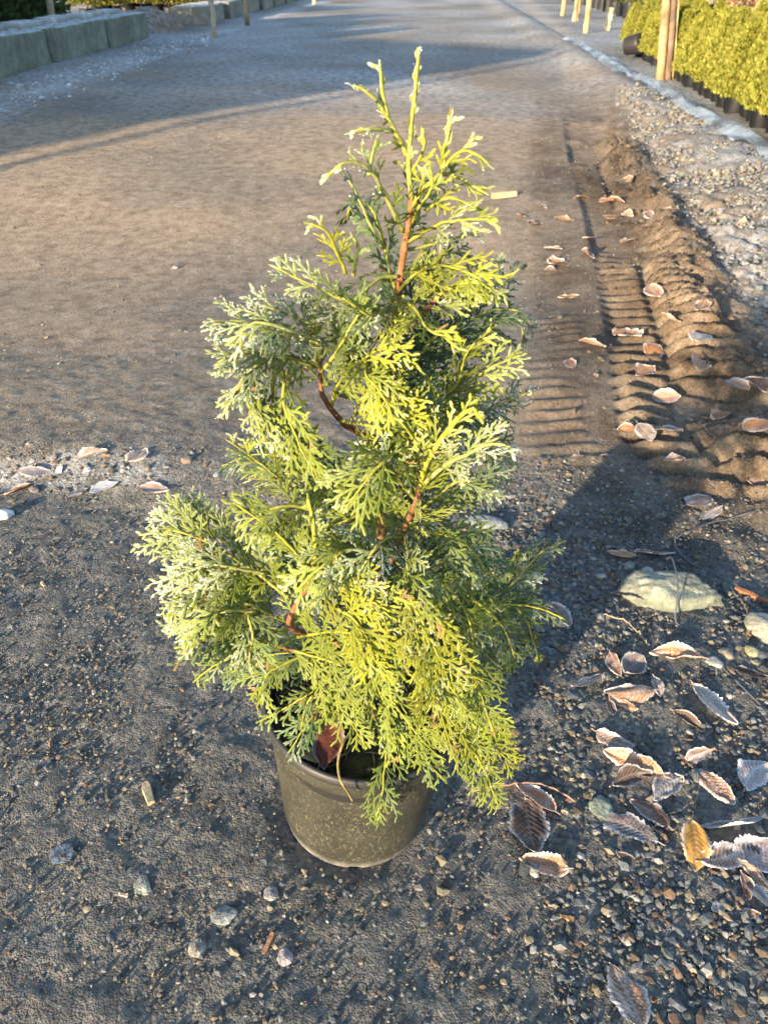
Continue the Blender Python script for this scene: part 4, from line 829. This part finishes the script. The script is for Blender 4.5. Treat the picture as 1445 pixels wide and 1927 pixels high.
def gravel(name, x, y, size, mat, label, palw=None, sink=.40, smooth=False):
    n = len(x); z = ground(x, y)
    th = rng.uniform(0, 2*np.pi, n); sc = size[:, None]*np.stack([rng.uniform(.8, 1.25, n), rng.uniform(.6, 1.0, n), rng.uniform(.4, .75, n)], 1)*.5
    V = ICO[None]*(1+.22*rng.normal(size=(n, 12, 1)))*sc[:, None]
    tl = rng.normal(0, .35, n); V2 = V.copy()
    V2[:, :, 1] = V[:, :, 1]*np.cos(tl)[:, None]-V[:, :, 2]*np.sin(tl)[:, None]; V2[:, :, 2] = V[:, :, 1]*np.sin(tl)[:, None]+V[:, :, 2]*np.cos(tl)[:, None]
    W = np.empty_like(V)
    W[:, :, 0] = V2[:, :, 0]*np.cos(th)[:, None]-V2[:, :, 1]*np.sin(th)[:, None]+x[:, None]
    W[:, :, 1] = V2[:, :, 0]*np.sin(th)[:, None]+V2[:, :, 1]*np.cos(th)[:, None]+y[:, None]
    W[:, :, 2] = V2[:, :, 2]+(z+sc[:, 2]*(1-2*sink))[:, None]
    F = (ICF[None]+12*np.arange(n)[:, None, None]).reshape(-1, 3)
    c = PAL[rng.choice(len(PAL), n, p=palw)]*rng.uniform(.75, 1.3, (n, 1))
    o = put(name, mesh_np(name, W.reshape(-1, 3), [F], smooth=smooth, cols=np.repeat(c, 12, axis=0)), mat)
    o['kind'] = 'stuff'; o['label'] = label; return o
def scatter(n, x0, x1, y0, y1, dens):
    xs, ys = rng.uniform(x0, x1, n*4), rng.uniform(y0, y1, n*4)
    k = rng.uniform(0, 1, n*4) < dens(xs, ys); xs, ys = xs[k][:n], ys[k][:n]
    ok = np.hypot(xs-POT_X, ys-POT_Y) > .112
    for lx, ly, lL in leaf_spots: ok &= np.hypot(xs-lx, ys-ly) > lL*.40
    return xs[ok], ys[ok]
lnorm = lambda n, m, s, lo, hi: np.clip(m*np.exp(rng.normal(0, s, n)), lo, hi)
xs, ys = scatter(17000, -.1, 1.35, .33, 1.72, lambda x, y: sstep(.02, .28, x-.12*(1.2-y)+.25*vnoise(x*5, y*5, 70))*np.clip(.55+1.1*vnoise(x*3.5, y*3.5, 71), .06, 1)*(1-.75*sstep(1.35, 1.6, y)))
gravel('gravel', xs, ys, lnorm(len(xs), .0078, .42, .004, .022), M['pebble'], 'loose grey pebbles strewn right of the pot')
xs, ys = scatter(29000, -1.2, 1.0, .32, 1.65, lambda x, y: (.45+.55*np.clip(.4+1.8*vnoise(x*6, y*6, 72), 0, 1))*(1-.5*sstep(.9, 1.5, y)))
gravel('gravel', xs, ys, lnorm(len(xs), .0040, .45, .0026, .012), M['pebble'], 'fine dark grit on the packed yard surface', sink=.42)
xs, ys = scatter(10000, 1.0, 3.2, 1.75, 8.5, lambda x, y: sstep(.26, .5, track_u(x, y))*(1-sstep(-.12, .05, x-sheet_x(y))))
gravel('gravel', xs, ys, lnorm(len(xs), .017, .4, .008, .045), M['verge'], 'rimed gravel verge between tyre track and plastic sheet', palw=[.05, .1, .15, .1, .15, .15, .08, .07, .1, .05], sink=.2)
PALW = PAL; PAL = PAL*.35+np.array([(.10, .068, .042)])*.65
xs, ys = scatter(4200, .5, 2.0, 1.25, 6.0, lambda x, y: np.exp(-((track_u(x, y)-.22)/.13)**2)+.12*np.exp(-((track_u(x, y)+.05)/.3)**2))
gravel('soil_crumbs', xs, ys, lnorm(len(xs), .010, .5, .004, .035), M['pebble'], 'crumbled brown soil along the tyre ridges', sink=.35)
PAL = PALW
xs, ys = scatter(5000, -3.5, 2.6, 1.6, 7, lambda x, y: .5+vnoise(x*2, y*2, 75))
gravel('gravel', xs, ys, lnorm(len(xs), .007, .4, .004, .02), M['pebble'], 'sparse grit on the sunlit brown lane', palw=[.05, .05, .1, .05, .2, .2, .15, .1, .05, .05], sink=.35)
xs, ys = scatter(1100, -4.1, -2.6, 6.5, 17, lambda x, y: np.exp(-((x+3.45-.05*(y-10))/.33)**2))
PALW = PAL; PAL = np.array([(.5, .53, .56)]*4+[(.3, .32, .34)]*3+[(.18, .18, .18)]*3)
gravel('frost_crumbs', xs, ys, lnorm(len(xs), .020, .55, .008, .07), M['frost'], 'white frozen crumbs strewn along the foot of the block wall', sink=.45)
PAL = np.array([(.30, .30, .30), (.16, .12, .095), (.22, .20, .19), (.14, .12, .10), (.38, .39, .40), (.10, .085, .07), (.18, .11, .07), (.26, .24, .23), (.12, .12, .12), (.20, .16, .13)])
xs, ys = scatter(150, -1.25, -.35, 1.42, 1.72, lambda x, y: np.exp(-(((x+.80)/.30)**2+((y-1.56)/.055)**2)))
gravel('icy_litter', xs, ys, lnorm(len(xs), .011, .5, .005, .026), M['frost'], 'frozen leaf crumbs and ice shards in the hollow at the left', sink=.45)
PAL = PALW

# ------------------------------------------------------------------ background plants
def far_crown(name, h, r, n, seed, c1, c2, shape='column', leafs=.035, lift=.7):
    rs = np.random.default_rng(seed); t = rs.uniform(0, 1, n)**.9; z = t*h
    prof = {'column': (1-t**2.6)*.85+.15*(1-t), 'spire': np.clip(1.05-t, 0, 1)**.55*np.clip(.75+t*3, 0, 1)*.95, 'bush': np.sin(np.pi*np.clip(.18+t*.82, 0, 1))**.6}[shape]
    a = rs.uniform(0, 2*np.pi, n); rad = r*prof*(rs.uniform(0, 1, n)**.38)*(1+.28*np.sin(a*5+t*17+seed)*rs.uniform(.3, 1, n))
    p = np.stack([rad*np.cos(a), rad*np.sin(a), z], 1); out = np.stack([np.cos(a), np.sin(a), np.full(n, lift)], 1)+rs.normal(size=(n, 3))*.45; out /= np.linalg.norm(out, axis=1)[:, None]
    sd = np.cross(out, rs.normal(size=(n, 3))); sd /= np.linalg.norm(sd, axis=1)[:, None]
    L = leafs*rs.uniform(.6, 1.5, (n, 1)); w = L*.32
    nn = np.cross(out, sd)
    V = np.stack([p, p+out*L*.5+sd*w+nn*w*.3, p+out*L, p+out*L*.5-sd*w+nn*w*.3], 1).reshape(-1, 3)
    F = (np.array([0, 1, 2, 3])[None]+4*np.arange(n)[:, None])
    k = rs.uniform(0, 1, (n, 1)); c = np.array(c1)*(1-k)+np.array(c2)*k
    return mesh_np(name, V, [F], cols=np.repeat(c, 4, axis=0), smooth=False)
def bag_mesh(name, r0, r1, h, seed, col):
    th = np.linspace(0, 2*np.pi, 14, endpoint=False); rs = np.random.default_rng(seed); P = []
    for z, r in ((0, r0), (h*.3, (r0+r1)/2*1.02), (h*.7, r1), (h, r1*1.03), (h*1.0, r1*.93), (h*.85, r1*.9), (h*.84, 0.001)):
        rr = r*(1+.05*rs.normal(size=14)); P.append(np.stack([rr*np.cos(th), rr*np.sin(th), np.full(14, z)], 1))
    V = np.vstack(P); F = [(i*14+j, i*14+(j+1) % 14, i*14+14+(j+1) % 14, i*14+14+j) for i in range(6) for j in range(14)]
    return mesh_np(name, V, [np.array(F)], cols=np.full((len(V), 3), col))
def potted(name, crown, bag, trunk_h, bag_h, label, cat, group, tcol=(.25, .15, .08)):
    o = empty(name); tag(o, label, cat, group)
    put('grow_bag', bag, M['plastic'], o)
    c = put('crown', crown, M['farfol'], o); c.location = (0, 0, bag_h*.85+trunk_h)
    mb = MB(); mb.tube([(0, 0, bag_h*.8), (.005, 0, bag_h+trunk_h+.05), (0, .004, bag_h+trunk_h+.35)], [.012, .010, .006], 6, col=tcol); put('trunk', mb.mesh('trunk'), M['wood'], o)
    return o
RL = ''
ROWS = ['yellow green cedar in a black grow bag in the row next to the plastic sheet', 'yellow green cedar in the second row behind the plastic sheet', 'yellow green cedar in the third row behind the plastic sheet', 'yellow green cedar in the rear row before the tan-leaved saplings']; RG = 'potted cedars standing in rows beyond the plastic sheet'
protos = []
for s in range(5):
    protos.append(potted('potted_hedge_cedar', far_crown('crown', .56+.03*s, .20, 5200, 100+s, (.11, .13, .02), (.34, .32, .06), 'spire', .034, 1.5), bag_mesh('grow_bag', .10, .115, .17, s, (.010, .011, .012)), .0, .15, RL, 'potted tree', RG))  # bag colour set below plain black plastic to stand in for shade
first = [True]*5
def place(k, x, y, z, s, lst=protos, fl=first):
    o = lst[k] if fl[k] else copy_tree(lst[k]); fl[k] = False
    o.location = (x, y, z); o.scale = (s, s, s*random.uniform(.92, 1.08)); o.rotation_euler = (0, 0, random.uniform(0, 6.28)); return o
def hedge_x(y): return 3.10+(y-6.6)*.112
yy_ = 4.9; cnt = 0
while yy_ < 15.6:
    for row in range(4):
        x = hedge_x(yy_)+.12+row*.34+random.uniform(-.04, .04); y = yy_+random.uniform(-.05, .05)+.15*(row % 2)
        if row and yy_ < 5.6 and row > 1: continue
        place(cnt % 5, x, y, float(ground(x, y))-.005, random.uniform(.86, 1.05)*(1.0 if yy_ < 11 else .92))['label'] = ROWS[row]; cnt += 1
    yy_ += .31
# bare hornbeam rows with clinging tan leaves
TLB = 'leafless sapling with clinging tan leaves behind the cedar rows'; TGB = 'tan-leaved saplings behind the cedar rows'
sap = []
for s in range(3):
    o = empty('hornbeam_sapling'); tag(o, TLB, 'sapling', TGB)
    mb = MB(); mb.tube(spline([(0, 0, 0), (.02, .01, .4), (-.01, .02, .9), (.02, 0, 1.5)], 12), np.linspace(.018, .007, 12), 6, col=(.24, .17, .10)); put('trunk', mb.mesh('trunk'), M['wood'], o)
    mb = MB()
    for k in range(16):
        z = random.uniform(.25, 1.3); a = random.uniform(0, 6.28); l = random.uniform(.15, .35); mb.tube([(0, 0, z), (l*.6*math.cos(a), l*.6*math.sin(a), z+l*.5), (l*math.cos(a), l*math.sin(a), z+l*.8)], [.006, .004, .002], 4, col=(.34, .25, .15))
    put('twigs', mb.mesh('twigs'), M['wood'], o)
    c = put('crown', far_crown('crown', 1.2, .30, 500, 300+s, (.36, .20, .09), (.52, .38, .22), 'column', .06), M['farfol'], o); c.location = (0, 0, .35); sap.append(o)
fs = [True]*3; k = 0
for i in range(52):
    y = 6.2+i*.20; x = hedge_x(y)+1.75+random.uniform(-.1, .1)+(i % 2)*.35
    place(k % 3, x, y, float(ground(x, y)), random.uniform(.85, 1.15), sap, fs); k += 1
# left: tall dark cedar hedge behind the block wall
HG = 'tall dark cedars standing behind the block wall'
hp = []
for s in range(3):
    o = empty('hedge_cedar'); tag(o, 'tall dense blue-green cedar in shade behind the concrete blocks', 'tree', HG)
    mb = MB(); mb.tube([(0, 0, -.05), (0, .01, .7), (.01, 0, 1.7)], [.05, .04, .015], 7, col=(.2, .13, .08)); put('trunk', mb.mesh('trunk'), M['wood'], o)
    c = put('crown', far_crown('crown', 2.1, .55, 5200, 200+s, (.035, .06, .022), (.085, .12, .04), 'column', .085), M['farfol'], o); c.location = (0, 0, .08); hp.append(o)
fh = [True]*3
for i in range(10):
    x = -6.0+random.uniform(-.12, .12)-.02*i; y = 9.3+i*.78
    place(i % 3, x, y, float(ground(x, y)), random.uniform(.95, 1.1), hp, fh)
# left: potted conifers further on, sunlight put into crown and trunk colours
CG = 'sunlit potted conifers beyond the block wall'; cp = []
for s in range(3):
    cp.append(potted('potted_conifer', far_crown('crown', 1.3, .40, 2200, 400+s, (.13, .14, .025), (.27, .24, .05), 'column', .08), bag_mesh('grow_bag', .14, .16, .24, 9+s, (.02, .02, .021)), .08, .24, 'conifer with crown toned sunlit yellow and bare trunk toned pale as if lit in a black pot beyond the block wall', 'potted tree', CG, (.5, .42, .32)))
fc = [True]*3; k = 0
for i in range(9):
    for row in range(2):
        p = on_ground(165+i*26+row*12, 36-i*.5); x, y = p[0]-row*.3, p[1]+row*1.1
        place(k % 3, x, y, float(ground(x, y)), random.uniform(.9, 1.15), cp, fc); k += 1
DG = 'dark potted conifers along the far left roadside'; dp = []
for s in range(2):
    dp.append(potted('potted_conifer', far_crown('crown', 1.2, .42, 1500, 500+s, (.06, .075, .02), (.16, .16, .04), 'column', .10), bag_mesh('grow_bag', .17, .19, .42, 19+s, (.02, .02, .022)), .05, .42, 'dull green conifer in a dark pot on the far left roadside', 'potted tree', DG))
fd = [True]*2; k = 0
for i in range(26):
    x = -7.0+i*.06+random.uniform(-.15, .15); y = 25.5+i*.95
    place(k % 2, x, y, float(ground(x, y)), random.uniform(.9, 1.2), dp, fd); k += 1
for i in range(14):                                                  # far right end of the road
    x = 6.3+i*.12; y = 21+i*1.3
    o = place(i % 2, x, y, float(ground(x, y)), random.uniform(.8, 1.0), dp, [False]*2); tag(o, 'dull green conifer in a dark pot at the far right roadside', 'potted tree', 'dark potted conifers along the far right roadside')

# ------------------------------------------------------------------ concrete blocks, posts, mound, sheet
def block_mesh(L, D, Hh, seed, col):
    import bmesh
    bm = bmesh.new(); bmesh.ops.create_cube(bm, size=1)
    for v in bm.verts: v.co = (v.co.x*D, v.co.y*L, (v.co.z+.5)*Hh)
    bmesh.ops.bevel(bm, geom=bm.edges[:], offset=.03, segments=2, affect='EDGES', profile=.6)
    bmesh.ops.subdivide_edges(bm, edges=[e for e in bm.edges if e.calc_length() > .3], cuts=5, use_grid_fill=True)
    V = np.array([v.co for v in bm.verts]); F3 = [[v.index for v in f.verts] for f in bm.faces if len(f.verts) == 3]; F4 = [[v.index for v in f.verts] for f in bm.faces if len(f.verts) == 4]
    big = [f for f in bm.faces if len(f.verts) > 4]
    for f in big:
        vs_ = [v.index for v in f.verts]; F3 += [[vs_[0], vs_[i], vs_[i+1]] for i in range(1, len(vs_)-1)]
    bm.free(); V = V+np.stack([fbm(V[:, 1]*3+seed, V[:, 2]*3, seed, 3), fbm(V[:, 0]*3+seed, V[:, 2]*3, seed+3, 3), fbm(V[:, 0]*3, V[:, 1]*3+seed, seed+6, 3)], 1)*.018*np.array([1, 1, 1])
    st = 1+.6*fbm(V[:, 1]*6+seed, V[:, 2]*.8, seed+9, 3); return mesh_np('body', V, [np.array(F3).reshape(-1, 3), np.array(F4).reshape(-1, 4)], cols=np.clip(np.array(col)[None]*st[:, None], 0, 1), smooth=False)
def block(x, y, L, D, Hh, seed, label, group=None, col=(.16, .17, .135), rz=0, knobs=True):
    o = empty('concrete_block', (x, y, float(macro(x, y))-.02), rz); tag(o, label, 'concrete block', group)
    put('body', block_mesh(L-.03, D, Hh, seed, col), M['concrete'], o)
    if knobs:
        for k in (-1, 1):
            kb = put('locking_knob', block_mesh(L*.36, D*.42, .075, seed+40+k, (.30, .30, .28)), M['concrete'], o); kb.location = (-D*.20, k*L*.24, Hh-.02)
    return o
ends = [16.0, 13.65, 11.3, 8.95, 6.6, 4.25]
labs = ['mossy concrete block at the far end of the first row', 'mossy concrete block second from the far end of the first row', 'mossy frost-topped concrete block in front of the tall hedge post', 'mossy concrete block at the near end of the first row', 'mossy concrete block before the first row of blocks ends near the yard']
for i in range(5):
    block(-4.58+.02*random.uniform(-1, 1)+(.06 if i == 0 else 0), (ends[i]+ends[i+1])/2, 2.35, .76, .40, 50+i, labs[i], 'concrete blocks edging the yard', rz=random.uniform(-.012, .012))
for i in range(7):
    block(-4.15+i*.10, 20.6+i*2.4, 2.36, .75, .36, 70+i, 'weathered concrete block, number %s of the far row counted from the soil mound' % ['one', 'two', 'three', 'four', 'five', 'six', 'seven'][i], 'concrete blocks along the far roadside', (.19, .18, .15), random.uniform(-.02, .02), False)
# soil mound
th = np.linspace(0, 2*np.pi, 40, endpoint=False); P = []
for r in np.linspace(0, 1, 16):
    P.append(np.stack([r*np.cos(th)*.75, r*np.sin(th)*1.7, .42*(1-r**2)**1.0+.06*fbm(r*np.cos(th)*4, r*np.sin(th)*4, 80, 3)-.06], 1))
V = np.vstack(P); F = [(i*40+j, i*40+(j+1) % 40, i*40+40+(j+1) % 40, i*40+40+j) for i in range(15) for j in range(40)]
o = put('soil_mound', mesh_np('soil_mound', V, [np.array(F)], cols=np.full((len(V), 3), (.17, .115, .075))), M['mound']); o.location = (-4.75, 18.2, 0); setting(o, 'structure', 'low heap of brown soil between the two rows of blocks')
# posts
def post(px, py, wpx, h, label, col=(.42, .30, .16), rz=0, leanx=0., flat=False, parts=None, name='wooden_post', sink=.1, at=None):
    p = on_ground(px, py) if at is None else np.array([*at, float(ground(*at))]); dd = (p-CAMP)@fw; w = wpx*dd/FPX
    o = empty(name, (p[0], p[1], p[2]-sink)); o.rotation_euler = (0, leanx, rz); tag(o, label, 'post')
    n = 14; zz = np.linspace(0, h, n)
    for i, (dx, ww, c, hh) in enumerate(parts or [(0, 1, col, 1)]):
        mb = MB(); r = w*ww/2; seg = 9; jit = .05
        mb.tube(np.stack([np.full(n, dx*w)+.004*rng.normal(size=n), np.full(n, .03*i), zz*hh], 1), r*(1+.03*rng.normal(size=n)), seg, col=np.clip(np.array(c)*(1+.2*rng.normal(size=(n, 1))), 0, 1), jit=jit)
        put('shaft' if i == 0 else ('strut' if ww > .3 else 'batten'), mb.mesh('shaft'), M['wood'], o)
    return o
POST_AT = (-5.36, 14.7)
post(93, 56, 13, 2.4, 'weathered timber post in front of the dark cedar hedge', (.40, .33, .24), leanx=.06, at=POST_AT)
post(405, 70, 10, 1.9, 'grey timber post at the start of the far row of blocks', (.30, .26, .20))
post(466, 48, 9, 1.9, 'brown timber post halfway along the far row of blocks', (.30, .22, .15))
post(592, 8, 8, 1.9, 'slim timber post at the far left road bend', (.34, .28, .2))
post(1252, 150, 18, 2.0, 'split timber post bundle with a bright batten beside the cedar rows', parts=[(-.45, .9, (.34, .23, .12), 1), (.35, .85, (.17, .12, .08), 1), (.95, .28, (.62, .48, .22), 1)], leanx=-.13)
post(1101, 62, 10, 1.5, 'round yellowish post nearest the short stake at the road bend', (.40, .29, .14))
post(1082, 40, 10, 1.5, 'doubled timber post between two round posts at the road bend', parts=[(-.25, .7, (.46, .32, .16), 1), (.4, .5, (.30, .2, .11), 1)])
post(1058, 30, 9, 1.5, 'dark timber post furthest along the road bend', (.36, .25, .14))
post(1141, 57, 11, .52, 'short pale square-cut stake leaning by the cedar rows', (.66, .52, .28), leanx=.06)
post(1318, 60, 10, 1.6, 'brown post standing among the cedar rows', (.28, .19, .12))
# clear plastic sheet along the verge
ny_, nu_ = 320, 27; ys_ = np.linspace(4.4, 14.4, ny_); V = []; 
for i, y in enumerate(ys_):
    for j in range(nu_):
        t = j/(nu_-1); w = .80*(.75+.6*float(vnoise(y*.9, 3.1, 120)))
        x = sheet_x(y)-.14+.10*float(vnoise(y*1.1, .5, 121))+t*w
        lift = .012+.05*math.sin(math.pi*min(1, t*2.2))*(.5+float(vnoise(y*1.7, t*2, 122))+.3)+.08*abs(float(fbm(y*3.0+t*1.5, t*6, 123, 4)))*(1-.5*t)
        V.append((x, y, float(ground(x, y))+lift))
V = np.array(V); I = np.arange(ny_*nu_).reshape(ny_, nu_); F = np.stack([I[:-1, :-1], I[:-1, 1:], I[1:, 1:], I[1:, :-1]], -1).reshape(-1, 4)
tag(put('plastic_sheet', mesh_np('plastic_sheet', V, [F], cols=np.full((len(V), 3), .6)), M['sheet']), 'long crumpled sheet of clear frosty plastic film edging the verge', 'plastic sheet')
# toppled pot beyond the sheet
o = put('toppled_pot', bag_mesh('toppled_pot', .11, .14, .26, 77, (.025, .022, .022)), M['plastic']); p = on_ground(1160, 110); o.location = (p[0]+.1, p[1], p[2]+.16); o.rotation_euler = (1.35, .2, .9)
tag(o, 'dark toppled nursery pot at the far end of the plastic sheet', 'pot')

# ------------------------------------------------------------------ the shed and pole that throw the long shade (outside the frame)
e = np.array([-2.63, 5.73])-np.array([LX, LY])*10.5; side = np.array([-LY, LX])
sh = empty('timber_shed', (e[0], e[1], 0), math.atan2(side[1], side[0])); tag(sh, 'long grey timber shed with pitched metal roof beside the yard', 'shed')
Wd, Dp, Hh = 10.2, 5.0, 3.6
mb = MB(); mb.box(0, Wd, 0, Dp, -.1, Hh, (.30, .27, .23)); put('wall', mb.mesh('wall', False), M['wood'], sh)
mb = MB(); mb.add([(-.0, -.3, Hh+.003), (Wd, -.3, Hh+.003), (Wd, Dp+.3, Hh+.003), (0, Dp+.3, Hh+.003), (0, Dp/2, Hh+1.35), (Wd, Dp/2, Hh+1.35)], f3=[(0, 4, 3), (1, 2, 5)], f4=[(0, 1, 5, 4), (3, 4, 5, 2), (0, 3, 2, 1)], col=(.25, .26, .27)); put('roof', mb.mesh('roof', False), M['plastic'], sh)
mb = MB(); mb.box(3, 4.2, Dp+.003, Dp+.06, 0, 2.1, (.22, .16, .10)); put('door', mb.mesh('door', False), M['wood'], sh)
for x in (1.2, 6.0, 8.2):
    mb = MB(); mb.box(x, x+.9, Dp+.003, Dp+.05, 1.1, 2.0, (.12, .14, .16)); put('window', mb.mesh('window', False), M['plastic'], sh)
pp = e-side*.27
mb = MB(); mb.tube([(pp[0], pp[1], -.2), (pp[0], pp[1], 3), (pp[0], pp[1], 6.2)], [.06, .055, .05], 10, col=(.3, .24, .17)); tag(put('utility_pole', mb.mesh('utility_pole'), M['wood']), 'round timber pole standing beside the grey shed', 'pole')
